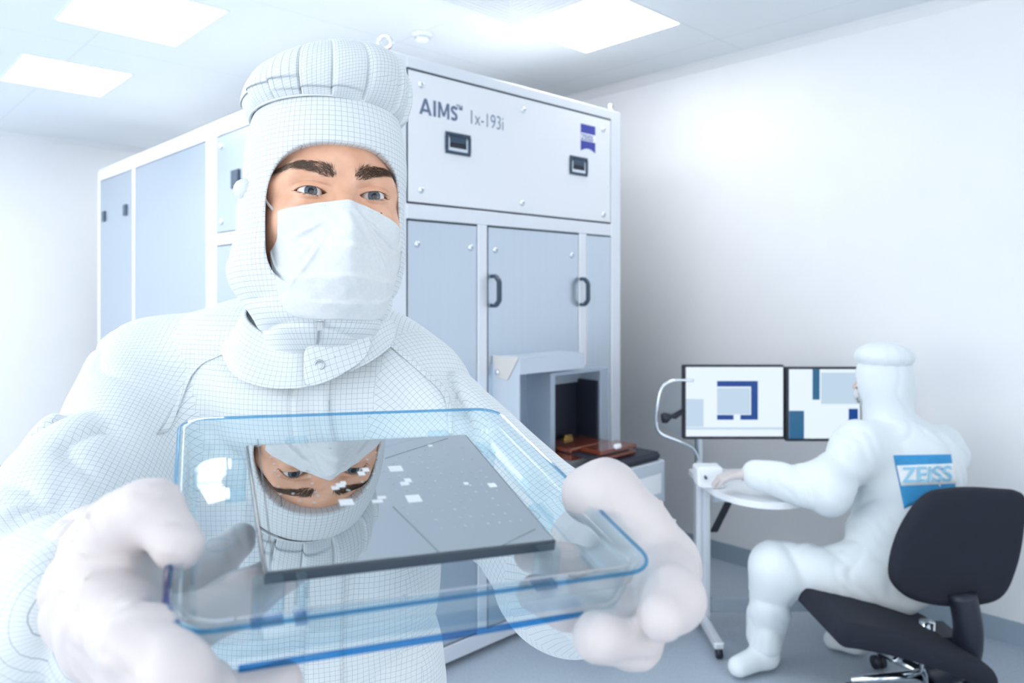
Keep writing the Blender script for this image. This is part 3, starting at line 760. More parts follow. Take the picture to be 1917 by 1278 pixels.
def oface(p):
    d = ell(p, Hd-ZZ*.015+hf*.02, (.075, .075, .105)); d = smin(d, cone(p, Hd+hf*.095+ZZ*.01, Hd+hf*.115-ZZ*.025, .010, .014), .02)
    for s_ in (-1, 1): d = smin(d, ell(p, Hd+side_*s_*.068-ZZ*.01, (.016, .016, .03)), .01)
    d = smin(d, cone(p, Hd+hf*.082-ZZ*.06-side_*.02, Hd+hf*.082-ZZ*.06+side_*.02, .008, .008), .01)
    return smin(d, cone(p, Hd-ZZ*.08, Hd-ZZ*.16-hf*.02, .05, .055), .03)
V, Qd = surface(oface, axis_pts([(Hd[0]-.16, Hd[0]+.14, .006)]), axis_pts([(Hd[1]-.14, Hd[1]+.16, .006)]), axis_pts([(Hd[2]-.22, Hd[2]+.12, .006)]))
mk('body', V, Qd, M_skin, op, True)
def omask(p): return np.maximum(np.abs(ell(p, Hd+hf*.045-ZZ*.055, (.078, .078, .07)))-.002, -(p-Hd)@hf+.045)
V, Qd = surface(omask, axis_pts([(Hd[0]-.16, Hd[0]+.12, .006)]), axis_pts([(Hd[1]-.12, Hd[1]+.16, .006)]), axis_pts([(Hd[2]-.15, Hd[2]+.05, .006)]))
mk('face_mask', V, Qd, M_mask, op, True)
# small white gloved hands of the operator
def hand_fn(w_, d_, s_, up_):
    """five fingered relaxed hand: wrist w_, pointing d_, thumb side s_, back up_"""
    d_, s_, up_ = [np.asarray(v, float)/np.linalg.norm(v) for v in (d_, s_, up_)]
    segs = [(w_-d_*.05, w_+d_*.02, .030, .028)]
    for i, ln in enumerate((.075, .082, .077, .062)):
        k = w_+d_*(.088-.004*i)+s_*(.030-.020*i); m1 = k+d_*ln*.5+up_*-.012; m2 = m1+d_*ln*.35-up_*.026
        segs += [(w_+d_*.02+s_*(.012-.008*i), k, .016, .0125), (k, m1, .0115, .010), (m1, m2, .010, .008)]
    b0 = w_+d_*.03+s_*.03; b1 = b0+d_*.035+s_*.03-up_*.01; b2 = b1+d_*.035-up_*.008
    segs += [(w_+s_*.01, b0, .018, .016), (b0, b1, .015, .012), (b1, b2, .012, .010)]
    def f_(p):
        d = None
        for a, b, r1, r2 in segs:
            c = cone(p, a, b, r1, r2); d = c if d is None else smin(d, c, .006)
        return d
    return f_
for w_, d_, s_ in ((P(1404, 887, 3.13), (-.93, .25, -.12), (.25, .95, 0)), (P(1560, 900, 3.40), (-1, .05, -.1), (-.1, -1, 0))):
    V, Qd = surface(hand_fn(w_, d_, s_, (0, 0, 1)), axis_pts([(w_[0]-.22, w_[0]+.1, .004)]), axis_pts([(w_[1]-.12, w_[1]+.13, .004)]), axis_pts([(w_[2]-.09, w_[2]+.07, .004)]), band=2.2)
    mk('glove', V, Qd, M_glove, op, True)
# patch on the back, projected onto the coverall
def onto(fn, a, b, n=60):
    """first surface hit on segments a->b (arrays)"""
    lo = np.zeros(len(a)); hit = np.full(len(a), np.nan); prev = fn(a); 
    for i in range(1, n+1):
        t_ = i/n; f_ = fn(a+(b-a)*t_); h = np.isnan(hit) & (prev > 0) & (f_ <= 0)
        hit[h] = (i-1+prev[h]/(prev[h]-f_[h]+1e-9))/n; prev = f_
    return a+(b-a)*np.nan_to_num(hit, nan=.5)[:, None]
def patch(poly_px, lift, m, name, par, nu=14, nv=10):
    (ax, ay), (bx_, by), (cx_, cy_), (dx, dy) = poly_px
    A = []; B = []
    for j in range(nv+1):
        for i in range(nu+1):
            u_, v_ = i/nu, j/nv
            x_ = (ax*(1-u_)+bx_*u_)*(1-v_)+(dx*(1-u_)+cx_*u_)*v_; y_ = (ay*(1-u_)+by*u_)*(1-v_)+(dy*(1-u_)+cy_*u_)*v_
            if name == 'back_patch': y_ += v_*-10*math.sin(math.pi*u_)
            A.append(P(x_, y_, 2.85)); B.append(P(x_, y_, 3.3))
    A = np.array(A); B = np.array(B); S_ = onto(lambda q: op_fn(q)-lift, A, B)
    S2 = S_+ (B-A)/np.linalg.norm(B-A, axis=1)[:, None]*.003
    nn = len(S_); Fc = []
    for j in range(nv):
        for i in range(nu):
            k = j*(nu+1)+i; Fc.append((k, k+nu+1, k+nu+2, k+1)); Fc.append((nn+k, nn+k+1, nn+k+nu+2, nn+k+nu+1))
    for i in range(nu):
        Fc += [(i, i+1, nn+i+1, nn+i), (nv*(nu+1)+i+1, nv*(nu+1)+i, nn+nv*(nu+1)+i, nn+nv*(nu+1)+i+1)]
    for j in range(nv):
        a_, b_ = j*(nu+1), (j+1)*(nu+1); Fc += [(b_, a_, nn+a_, nn+b_), (a_+nu, b_+nu, nn+b_+nu, nn+a_+nu)]
    return mk(name, np.concatenate([S_, S2]), Fc, m, par, True)
bpch = patch([(1672, 852), (1780, 850), (1792, 935), (1692, 952)], .002, M_patch, 'back_patch', op)
patch([(1678, 871), (1784, 867), (1790, 905), (1686, 909)], .004, M_white, 'patch_band', bpch, 14, 4)
def word_on(fn, word, box, lift, m, name, par):
    cu = bpy.data.curves.new(name, 'FONT'); cu.body = word; cu.size = 1; cu.extrude = 0; cu.offset = .02
    to_ = bpy.data.objects.new('tmp', cu); COL.objects.link(to_)
    me = bpy.data.meshes.new_from_object(to_.evaluated_get(bpy.context.evaluated_depsgraph_get())); bpy.data.objects.remove(to_)
    V = np.array([v.co[:] for v in me.vertices]); Fc = [tuple(p.vertices) for p in me.polygons]; bpy.data.meshes.remove(me)
    u_ = (V[:, 0]-V[:, 0].min())/np.ptp(V[:, 0]); v_ = (V[:, 1]-V[:, 1].min())/np.ptp(V[:, 1])
    x0, y0, x1, y1, sk = box
    A = np.array([P(x0+(x1-x0)*a, y1+(y0-y1)*b+sk*a, 2.85) for a, b in zip(u_, v_)]); B = A/A[:, 1:2]
    A2 = np.array([P(x0+(x1-x0)*a, y1+(y0-y1)*b+sk*a, 3.3) for a, b in zip(u_, v_)])
    S_ = onto(lambda q: fn(q)-lift, A, A2)
    return mk(name, S_, Fc, m, par)
word_on(op_fn, 'ZEISS', (1688, 874, 1782, 904, -3), .0095, mat('patch_letter_blue', (.30, .62, .82), .6), 'patch_lettering', bpch)
#PERSON
# ------------------------------------------------------------------ the man in front: head frame (x to image right, y out of the face, z up)
RH = np.array([[0.91841774, 0.39556396, -0.00616555], [0.39450569, -0.91457346, 0.08899803], [-0.02956556, 0.08416972, 0.99601272]])
TH = np.array([-0.19949276, 0.81112144, 0.09225144+H0])
def HW(p): return np.asarray(p, float)@RH.T+TH
def HL(p): return (np.asarray(p, float)-TH)@RH
man = thing('person', 'man in white gridded cleanroom hood, cap and face mask holding a clear tray', 'person', (-.27, .90, 0))
EX, EY, EZ = .0312, .0705, .001; ER = .0122
def almond(p, s):
    x = (p[:, 0]-s*EX)*s; z = p[:, 2]-EZ            # x positive outwards
    u = x/.0150; z = z-.0012*u
    up = .0042*(1-np.abs(u+.06)**2.3); lo = -.0044*(1-np.abs(u)**2.1)
    return np.maximum(z-up, lo-z)*.85
def face_fn(p):
    x, y, z = p[:, 0], p[:, 1], p[:, 2]; ax_ = np.abs(x)
    q = p.copy(); q[:, 0] = ax_                       # symmetric
    d = ell(p, (0, -.012, .030), (.0705, .100, .088))
    d = smin(d, ell(p, (-.0005, .016, -.035), (.0695, .066, .080)), .03)
    d = smin(d, ell(q, (.034, .052, -.030), (.026, .026, .024)), .022)          # cheek
    d = smin(d, cone(q, (.040, .066, .0195), (.014, .0785, .0155), .0095, .0105), .014)   # brow ridge
    d = smin(d, cone(q, (.040, .066, .0195), (.057, .040, .012), .0095, .009), .012)
    d = smax(d, -ell(q, (.030, .0915, .001), (.0185, .0110, .0110)), .010)      # socket
    d = smin(d, cone(p, (0, .0805, .013), (0, .094, -.018), .0078, .0085), .010)   # nose bridge
    d = smin(d, cone(p, (0, .093, -.018), (0, .103, -.038), .0085, .0105), .008)
    d = smin(d, cone(q, (.0135, .095, -.043), (.012, .092, -.044), .0075, .0075), .006)
    d = smin(d, ell(p, (0, .064, -.098), (.030, .026, .022)), .02)              # chin
    d = smin(d, ell(p, (0, .072, -.068), (.026, .018, .016)), .012)              # mouth area
    d = smin(d, cone(q, (0, .090, -.066), (.018, .082, -.068), .004, .003), .005)
    d = smin(d, cone(q, (0, .088, -.075), (.016, .082, -.074), .005, .003), .005)
    d = smin(d, ell(q, (.076, -.012, -.010), (.008, .017, .030)), .006)         # ears
    for s in (1, -1):
        e = np.array([s*EX, EY, EZ]); lid = np.linalg.norm(p-e, axis=1)-(ER+.0016)
        d = smin(d, lid, .0035)
        # upper lid crease and lower fold
        xx = (x-s*EX)*s/.016; near = np.exp(-(xx*1.05)**4)*(y > .06)
        zc = EZ+.0086-.0030*xx*xx+.0006*xx; d = d+.0011*near*np.exp(-((z-zc)/.0011)**2)
        zc = EZ-.0085+.0025*xx*xx; d = d+.0005*near*np.exp(-((z-zc)/.0013)**2)
        a = almond(p, s); a = np.maximum(a, .055-y)
        d = smax(d, -a, .0011)
    d = smin(d, cone(p, (0, -.02, -.08), (-.010, -.055, -.18), .050, .040), .02)  # neck
    return d
V, Qd = surface(face_fn, axis_pts([(-.092, -.062, .003), (-.062, .062, .0009), (.062, .095, .003)]),
                axis_pts([(-.125, .02, .005), (.02, .05, .002), (.05, .096, .0009), (.096, .125, .002)]),
                axis_pts([(-.20, -.045, .004), (-.045, -.022, .0018), (-.022, .034, .0008), (.034, .055, .0015), (.055, .125, .005)]))
mk('body', HW(V), Qd, M_skin, man, True)
# eyes, looking down at the plate
def disc_cap(c, n, R, a0, a1, rings, seg, lift=0.0):
    n = n/np.linalg.norm(n); a = np.cross(n, [0, 0, 1.]); a /= np.linalg.norm(a); b = np.cross(a, n); V = []
    for i in range(rings+1):
        t_ = a0+(a1-a0)*i/rings
        for k in range(seg): th = 2*math.pi*k/seg; V.append(c+(R+lift)*(n*math.cos(t_)+(a*math.cos(th)+b*math.sin(th))*math.sin(t_)))
    Fc = [(i*seg+k, i*seg+(k+1) % seg, (i+1)*seg+(k+1) % seg, (i+1)*seg+k) for i in range(rings) for k in range(seg)]
    return V, Fc
for s in (-1, 1):
    c = np.array([s*EX, EY, EZ]); g_ = np.array([(.0 if s < 0 else -.02)-.03, 1, -.06])
    V, Fc = disc_cap(c, np.array([0, 1., 0]), ER, 1e-4, math.pi-1e-4, 24, 36)
    ey = mk('eye', HW(V), Fc, M_scl, man, True)
    V, Fc = disc_cap(c, g_, ER, 1e-4, .50, 8, 36, .00035); mk('iris', HW(V), Fc, M_iris, ey, True)
    V, Fc = disc_cap(c, g_, ER, .455, .52, 2, 36, .00042); mk('iris_ring', HW(V), Fc, M_navy, ey, True)
    V, Fc = disc_cap(c, g_, ER, 1e-4, .235, 4, 24, .00055); mk('pupil', HW(V), Fc, M_pup, ey, True)
    x = MB(); cc = c+np.array([-s*.0138, -.0028, -.0008]); V, Fc = disc_cap(cc, np.array([0, 1., 0]), .0026, 1e-4, math.pi-1e-4, 8, 12); x.add(HW(V), Fc); x.obj('tear_duct', M_lip, ey, True)
# hair strands
def on_face(xs_, zs_, y0=.13, y1=.02):
    a = np.stack([xs_, np.full_like(xs_, y0), zs_], 1); b = np.stack([xs_, np.full_like(xs_, y1), zs_], 1)
    lo = np.zeros(len(a)); hi = np.ones(len(a)); o = onto(face_fn, a, b, 90); return o
def strands(name, roots, tips, bend, r, m, par):
    x = MB()
    for a, b, c in zip(roots, tips, bend):
        pts = [a, (a+b)/2+c, b]; x.tube(HW(pts), [r, r*.75, r*.12], 3)
    return x.obj(name, m, par)
rs = np.random.RandomState(4)
for s in (-1, 1):
    n = 820; t_ = rs.rand(n)**.9; u_ = rs.rand(n)-.5
    xc = .0095+.0485*t_; zc = .0165+.0115*np.sin(t_*math.pi*.62)-.008*np.maximum(0, t_-.6)
    thick = .0150*(1-t_**1.6*.70)*(.6+.4*np.minimum(1, t_*5))
    xr = s*(xc+rs.normal(size=n)*.0008); zr_ = zc+u_*thick
    rt = on_face(xr, zr_)
    ang = np.radians(68-75*np.minimum(1, t_*2.2))+rs.normal(size=n)*.30-u_*.7*(t_ > .25)
    ln = .0055+.0045*rs.rand(n)
    tx = xr+s*np.cos(ang)*ln; tz = zr_+np.sin(ang)*ln*.8
    tp = on_face(tx, tz); tp[:, 1] += .0012+.0008*rs.rand(n)
    bd = np.zeros((n, 3)); bd[:, 1] = .0012; rt[:, 1] -= .0003
    strands('eyebrow', rt, tp, bd, .00017, M_hair, man)
    # lashes
    n = 46; k = np.linspace(-.92, .98, n); R_ = []; T_ = []
    for up_ in (1, 0):
        for kk in k+rs.normal(size=n)*.01:
            kk = min(.99, max(-.99, kk))
            z_ = EZ+.0012*kk+(.0040*(1-abs(kk+.06)**2.3) if up_ else -.0045*(1-abs(kk)**2.1)); x_ = s*(EX+kk*.0150)
            y_ = EY+math.sqrt(max(0, (ER+.0014)**2-(kk*.0150)**2-(z_-EZ)**2))
            if not up_ and rs.rand() < .45: continue
            R_.append((x_, y_, z_)); l_ = (.0062 if up_ else .0034)*(.8+.4*rs.rand())
            T_.append((x_+s*(kk*.0035+.001), y_+l_*.85, z_+(-.0008 if up_ else -l_*.55)))
    bd = np.zeros((len(R_), 3)); bd[:, 2] = -.0006
    strands('eyelashes', np.array(R_), np.array(T_), bd, .00016, M_lash, man)
# mole beside the nose, on the cheek
mp_ = on_face(np.array([.0385]), np.array([-.0165]))[0]
V, Fc = disc_cap(mp_, np.array([.4, 1., 0]), .0011, 1e-4, 3.1, 8, 12); mk('mole', HW(V), Fc, mat('mole_brown', (.25, .10, .06), .5), man, True)

# hood
def hood_fn(p):
    x, y, z = p[:, 0], p[:, 1], p[:, 2]
    d = ell(p, (-.002, -.012, .040), (.0870, .1085, .135))
    d = smin(d, ell(p, (-.010, -.004, -.055), (.0920, .090, .082)), .03)
    d = smin(d, ell(p, (-.004, .046, -.108), (.050, .041, .034)), .03)
    d = smin(d, cone(p, (-.008, -.005, -.10), (-.014, -.050, -.185), .066, .052), .03)
    d = d+.0035*np.sin(z*75+x*20)*(z < .03)*(x < 0)*np.clip((.05-y)/.05, 0, 1)
    d = d+wr(p, (.3, .1, 1), .045, .0035, 21)*np.clip((.03-z)/.05, 0, 1)
    d = smax(d, z-.112, .004)
    # sewn band line above the brow and side seam
    cut = (((np.abs(x+.0030)/.0680)**3.4+(np.abs(z+.034)/np.where(z > -.034, .0815, .060))**3.4)**(1/3.4)-1)*.066
    cut = np.maximum(cut, .0-y)
    d = smax(d, -cut, .0025)
    return d
V, Qd = surface(hood_fn, axis_pts([(-.115, .10, .0024)]), axis_pts([(-.13, 0, .006), (0, .112, .0022)]), axis_pts([(-.26, -.16, .004), (-.16, .116, .0024)]))
def cyl_uv(V, Q_, cx_=0, cy_=0, R_=.09):
    c = V[Q_].mean(1); a0 = np.arctan2(c[:, 0]-cx_, c[:, 1]-cy_); a = np.arctan2(V[Q_][:, :, 0]-cx_, V[Q_][:, :, 1]-cy_)
    a = a0[:, None]+(a-a0[:, None]+math.pi) % (2*math.pi)-math.pi
    return np.stack([a*R_, V[Q_][:, :, 2]], -1).reshape(-1, 2)
hood = mk('hood', HW(V), Qd, M_fab, man, True, uv=cyl_uv(V, Qd, -.008, -.01))
# little snap knot at the back left of the hood
V, Fc = disc_cap(np.array([-.0885, .012, .012]), np.array([-1., .4, 0]), .011, 1e-4, 3.1, 8, 14); mk('snap_loop', HW(V), Fc, M_fab, hood, True)
# pleated puffy cap
NP = 15; SEG = 600; prof = [(.985, .096, 0), (1.0, .0965, .35), (1.045, .100, .9), (1.09, .106, 1), (1.13, .115, .95), (1.15, .126, .8), (1.135, .138, .62), (1.08, .149, .45), (.98, .158, .3), (.84, .165, .2), (.66, .170, .12), (.45, .173, .06), (.22, .174, 0), (.02, .174, 0)]
pr = spline(np.array([(a, b, c) for a, b, c in prof]), 3); V = []; UV = []
for j, (a, zz_, am) in enumerate(pr):
    for k in range(SEG):
        th = 2*math.pi*k/SEG; ph = (th*NP/(2*math.pi)+.15*math.sin(3*th)+.05*math.sin(7*th+1)) % 1
        # each pleat rises gently then tucks under sharply
        pleat = (ph**.7)*(1-math.exp(-(1-ph)*16)); crease = math.exp(-((ph-.985)/.03)**2)+math.exp(-((ph-.0)/.02)**2)
        rr = a*(1+am*(.075*(pleat-.6)-.030*crease)); lump = 1+.012*math.sin(5*th+zz_*60)*(am > .05)
        bx_ = .0795*math.cos(th)*rr*lump-.006+(.0035*(am > .05))*min(1, (a-.0)); by_ = .1015*math.sin(th)*rr*lump-.012
        fl = .004*math.sin(th*2+1.0)*min(1, max(0, a-.2)) if zz_ > .105 else 0
        dz_ = -.010*max(0, -math.cos(th))**1.2*(zz_ > .10)*min(1, (zz_-.10)/.04)+.006*math.cos(th)*(zz_ > .12)
        sag = .010*math.sin(th)*0
        V.append((bx_, by_, zz_+fl+dz_-.012*(1-am)*0)); UV.append((th*.1+.012*math.sin(th*4), zz_*1.1+.02*ph*am+j*.0022))
n = len(pr); Fc = []; uv = []
UV = np.array(UV)
for j in range(n-1):
    for k in range(SEG):
        k2 = (k+1) % SEG; f_ = (j*SEG+k, j*SEG+k2, (j+1)*SEG+k2, (j+1)*SEG+k); Fc.append(f_)
        u4 = UV[list(f_)].copy()
        if k2 == 0: u4[1, 0] += 2*math.pi*.1; u4[2, 0] += 2*math.pi*.1
        uv.append(u4)
cap = mk('cap', HW(V), Fc, M_fab, man, True, uv=np.concatenate(uv))
# seam cord between cap and band
sp_ = [(.0795*math.cos(a)*.985-.006, .1015*math.sin(a)*.985-.012, .0965) for a in np.linspace(0, 2*math.pi, 90)[:-1]]
MB().tube(HW(sp_), .0011, 6, True).obj('cap_seam', M_fab, cap, True)

# surgical mask: draped sheet with pleats
NA, NB = 90, 80; V = []
def mask_pt(a, b):
    zt_ = -.0105-(.0078*abs(a) if a < 0 else .0175*a**1.15); zb_ = -.1250+.050*abs(a)**5; z = zt_+(zb_-zt_)*b
    hw = (.0605 if a < 0 else .0635)+(.006*min(1, max(0, (b-.42)/.25))**2 if a < 0 else .005*math.sin(math.pi*b))-.004*b**3; x = hw*math.sin(a*1.28)/math.sin(1.28)
    base = .1005-10.5*x*x-55*x**4*10
    chin = -.020*max(0, (b-.45)/.55)**2.0+.004*math.sin(math.pi*b)
    nose = (.0060+.022*min(1, b/.30))*(1-.85*max(0, (b-.32)/.68)**.8)*math.exp(-(abs(x)/(.0105+.022*b))**1.7)
    y = base+chin+nose
    # pleats
    for pb, am, sh in ((.36, .0042, .10), (.60, .0050, -.12), (.82, .0034, .06)):
        bb = b+sh*a*a*.6-.10*(1-abs(a))*.4; st = (bb-pb)/.006; y += am*(1/(1+math.exp(-max(-30, min(30, st)))))*(1-.25*math.cos(3*a))*math.exp(-max(0, bb-pb)*9)
    # diagonal tension creases from the nose
    for k_, am in ((.9, .0062), (2.2, .0050), (3.4, .0040)):
        sgn = 1 if a > 0 else -1; l_ = (b-.12)-k_*.35*(abs(a)-.12)
        y += am*math.exp(-(l_/.028)**2)*math.exp(-((abs(a)-.45)/.3)**2)*(1 if k_ != 2.2 or sgn > 0 else .5)
    y += .0007*math.sin(x*190+b*14)*math.sin(b*23+x*60)*min(1, b*4)+.0006*math.sin(x*420-b*30+1.3*math.sin(b*9))
    # stitched top hem
    if b < .075: y += .0005*math.sin(b*250)
    return (x, y, z)
for j in range(NB+1):
    for i in range(NA+1): V.append(mask_pt(-1+2*i/NA, j/NB))
V = np.array(V); fy = on_face(V[:, 0], V[:, 2], .14, -.04)[:, 1]+.0016; hh_ = np.clip(.5+.5*(V[:, 1]-fy)/.006, 0, 1); V[:, 1] = V[:, 1]*hh_+fy*(1-hh_)+.006*hh_*(1-hh_)
_a = V.copy(); _a[:, 1] = .15; _b = V.copy(); _b[:, 1] = -.04
hy = onto(hood_fn, _a, _b, 120)[:, 1]+.0018; hh_ = np.clip(.5+.5*(V[:, 1]-hy)/.003, 0, 1); V[:, 1] = V[:, 1]*hh_+hy*(1-hh_)+.003*hh_*(1-hh_)
_g = V[:, 1].reshape(NB+1, NA+1).copy()
for _ in range(1): _g[1:-1, 1:-1] = .5*_g[1:-1, 1:-1]+.125*(_g[:-2, 1:-1]+_g[2:, 1:-1]+_g[1:-1, :-2]+_g[1:-1, 2:])
V[:, 1] = np.maximum(_g.ravel(), V[:, 1]-.0008)
nn = len(V); V2 = V.copy(); V2[:, 1] -= .0012
Fc = []
for j in range(NB):
    for i in range(NA): k = j*(NA+1)+i; Fc += [(k, k+1, k+NA+2, k+NA+1)[::1], (nn+k, nn+k+NA+1, nn+k+NA+2, nn+k+1)]
for i in range(NA): Fc += [(i+1, i, nn+i, nn+i+1), (NB*(NA+1)+i, NB*(NA+1)+i+1, nn+NB*(NA+1)+i+1, nn+NB*(NA+1)+i)]
for j in range(NB): a_, b_ = j*(NA+1), (j+1)*(NA+1); Fc += [(a_, b_, nn+b_, nn+a_), (b_+NA, a_+NA, nn+a_+NA, nn+b_+NA)]
fm = mk('face_mask', HW(np.concatenate([V, V2])), Fc, M_mask, man, True)
# embossed weld dots along hem and sides
x = MB()
for row in (.028, .045, .085):
    for a in np.linspace(-.95, .95, 64):
        p_ = np.array(mask_pt(a, row)); p_[1] += .0002; V_, F_ = disc_cap(p_, np.array([0, 1., 0]), .00042, 1e-3, 1.5, 1, 5); x.add(HW(V_), F_)
x.obj('weld_stitching', mat('weld_grey', (.72, .76, .80), .7), fm)
for s in (-1, 1):
    for b, e in ((.03, (s*.071, .026, .004) if s < 0 else (.064, .036, -.020)), (.9, (s*.070, .020, -.085))):
        p0_ = np.array(mask_pt(s*.985, b)); m_ = (p0_+np.array(e))/2+np.array([s*.002, .003, 0])
        MB().tube(HW(spline([p0_, m_, np.array(e)], 6)), .0014, 8).obj('ear_loop', M_mask, fm, True)

# ------------------------------------------------------------------ tray and plate frame
RT = np.array([[0.91864597, -0.37969294, 0.10919181], [0.39401188, 0.90079866, -0.18252784], [-0.0290553, 0.21070133, 0.97711859]])
TT = np.array([-0.07441805, 0.44479519, -0.11647576+H0])
def TW(p): return np.asarray(p, float)@RT.T+TT
def ray_depth(px, py, h):
    """depth Y where the view of a pixel meets the plane h above the plate"""
    d = np.array([(px-CX)/F, 1, -(py-CY)/F]); n = RT[:, 2]; o = TT+n*h-np.array([0, 0, H0]); return (o@n)/(d@n)

# ------------------------------------------------------------------ coverall
def PP(x, y, z): return np.array([x, y, z+H0])
ARM_L = [(PP(-.435, .90, -.105), .066), (PP(-.418, .63, -.275), .086), (PP(-.275, .465, -.205), .050)]
ARM_R = [(PP(-.115, .86, -.125), .062), (PP(.060, .715, -.265), .066), (PP(.075, .55, -.215), .046)]
def torso_fn(p):
    d = ell(p, PP(-.272, .905, -.27), (.185, .118, .235))
    d = smin(d, ell(p, PP(-.265, .905, -.52), (.186, .125, .26)), .07)
    d = smin(d, cone(p, PP(-.430, .915, -.105), PP(-.125, .875, -.118), .068, .064), .06)
    d = smin(d, ell(p, PP(-.255, .895, -.055), (.145, .085, .055)), .04)
    d = smin(d, ell(p, PP(-.225, .850, -.115), (.105, .088, .065)), .05)
    return d
def cov_fn(p):
    d = torso_fn(p)
    d = smin(d, cone(p, ARM_L[0][0], ARM_L[1][0], .066, .086), .045)
    d = smin(d, cone(p, ARM_L[1][0], ARM_L[2][0], .088, .050), .04)
    d = smin(d, cone(p, ARM_R[0][0], ARM_R[1][0], .062, .068), .045)
    d = smin(d, cone(p, ARM_R[1][0], ARM_R[2][0], .068, .046), .04)
    for sx_, kx, ax2 in ((-.345, -.36, -.37), (-.185, -.17, -.165)):
        d = smin(d, cone(p, PP(sx_, .91, -.68), PP(kx, .89, -1.08), .105, .082), .05)
        d = smin(d, cone(p, PP(kx, .89, -1.08), PP(ax2, .92, -1.47), .082, .070), .04)
    # cloth folds: across the sleeves, down the chest
    uL = ARM_L[1][0]-ARM_L[0][0]
    inL = np.clip((-.36-p[:, 0])/.06, 0, 1); inR = np.clip((p[:, 0]+.12)/.06, 0, 1)
    d = d+inL*(wr(p, (.25, .9, -.7), .11, .013, 31, 1.6, 1.6)+wr(p, (.8, .5, .25), .060, .010, 32, 1.8))
    d = d+inR*wr(p, (.7, -.3, .5), .085, .018, 33)
    mid = 1-np.maximum(inL, inR)
    lowz = np.clip((H0-.10-p[:, 2])/.1, 0, 1)
    d = d+mid*lowz*(wr(p, (1, 0, .28), .085, .013, 34, 1.2, 1.6)+wr(p, (.9, 0, -.5), .13, .014, 35, 1.3, 1.5))
    d = d+mid*wr(p, (.3, .2, 1), .09, .007, 36)
    # raglan seams from collar to armpit
    for a, b in ((PP(-.335, .80, -.035), PP(-.405, .79, -.22)), (PP(-.180, .79, -.04), PP(-.10, .79, -.20))):
        pl_ = np.linalg.norm(np.cross(p-a, (b-a)/np.linalg.norm(b-a)), axis=1)
    return d*.92
V, Qd = surface(cov_fn, axis_pts([(-.56, .16, .0055)]), axis_pts([(.40, 1.06, .0055)]), axis_pts([(.08, .88, .014), (.88, H0+.02, .0055)]))
cen = V[Qd].mean(1)
def segd(c, a, b):
    ab = b-a; t_ = np.clip((c-a)@ab/(ab@ab), 0, 1); return np.linalg.norm(c-a-t_[:, None]*ab, axis=1)
ds = np.stack([torso_fn(cen)+.004]+[segd(cen, A[i][0], A[i+1][0])-(A[i][1]+A[i+1][1])/2-.012 for A in (ARM_L, ARM_R) for i in (0, 1)], 1)
part = ds.argmin(1)
uv = np.zeros((len(Qd), 4, 2)); VQ = V[Qd]
m_ = part == 0; uv[m_] = np.stack([VQ[m_][:, :, 0], VQ[m_][:, :, 2]], -1)
side = np.abs(np.cross(VQ[:, 1]-VQ[:, 0], VQ[:, 3]-VQ[:, 0])); side = side/(np.linalg.norm(side, axis=1)[:, None]+1e-12)
k_ = m_ & (side[:, 0] > .75); uv[k_] = np.stack([VQ[k_][:, :, 1], VQ[k_][:, :, 2]], -1)
k_ = m_ & (side[:, 2] > .80); uv[k_] = np.stack([VQ[k_][:, :, 0], VQ[k_][:, :, 1]], -1)
for pi_, (A, i) in enumerate(((ARM_L, 0), (ARM_L, 1), (ARM_R, 0), (ARM_R, 1))):
    a, b = A[i][0], A[i+1][0]; ax_ = (b-a)/np.linalg.norm(b-a); s1 = np.cross(ax_, [0, 0, 1.]); s1 /= np.linalg.norm(s1); s2 = np.cross(ax_, s1)
    m_ = part == pi_+1; q = VQ[m_]-a; r_ = (A[i][1]+A[i+1][1])/2; an = np.arctan2(q@s2, q@s1); a0 = an[:, :1]; an = a0+(an-a0+math.pi) % (2*math.pi)-math.pi
    uv[m_] = np.stack([an*r_, q@ax_], -1)
cov = mk('coverall', V, Qd, M_fabc, man, True, uv=uv.reshape(-1, 2))
# project a thin cloth piece on the coverall: polygon in front view (x, z), lifted
def cloth_strip(name, pts, hw, lift, m, par, fn=cov_fn, th=.0016):
    pts = spline(pts, 8); T = np.gradient(pts, axis=0); T /= np.linalg.norm(T, axis=1)[:, None]; Nn = np.stack([-T[:, 1], T[:, 0]], 1)
    K = 6; A = []; hwv = np.broadcast_to(hw, (len(pts),))
    for i, p_ in enumerate(pts):
        for k in range(K+1): q = p_+Nn[i]*hwv[i]*(2*k/K-1); A.append((q[0], .5, q[1]))
    A = np.array(A); B = A.copy(); B[:, 1] = 1.0; S_ = onto(lambda q: fn(q)-lift, A, B, 120); S2 = S_+np.array([0, th+lift, 0]); nn = len(S_); Fc = []
    for i in range(len(pts)-1):
        for k in range(K): a = i*(K+1)+k; Fc += [(a, a+1, a+K+2, a+K+1), (nn+a, nn+a+K+1, nn+a+K+2, nn+a+1)]
        a = i*(K+1); Fc += [(a, a+K+1, nn+a+K+1, nn+a), (a+K, nn+a+K, nn+a+2*K+1, a+2*K+1)]
    e = (len(pts)-1)*(K+1)
    for k in range(K): Fc += [(k, nn+k, nn+k+1, k+1), (e+k, e+k+1, nn+e+k+1, nn+e+k)]
    VV = np.concatenate([S_, S2]); u_ = np.stack([VV[:, 0], VV[:, 2]], 1)
    return mk(name, VV, Fc, m, par, True, uv=loop_uv(VV, Fc, u_))
ZP = lambda px, py, Y: ((px-CX)/F*Y, H0-(py-CY)/F*Y)
cloth_strip('front_placket', [ZP(592, 705, .79), ZP(597, 850, .79), ZP(600, 1000, .78), ZP(602, 1280, .78), ZP(604, 1500, .78)], .019, .0035, M_fabc, cov)
cloth_strip('raglan_seam', [ZP(478, 640, .80), ZP(400, 665, .80), ZP(345, 700, .80), ZP(330, 800, .80)], .0022, .0012, M_fabc, cov)
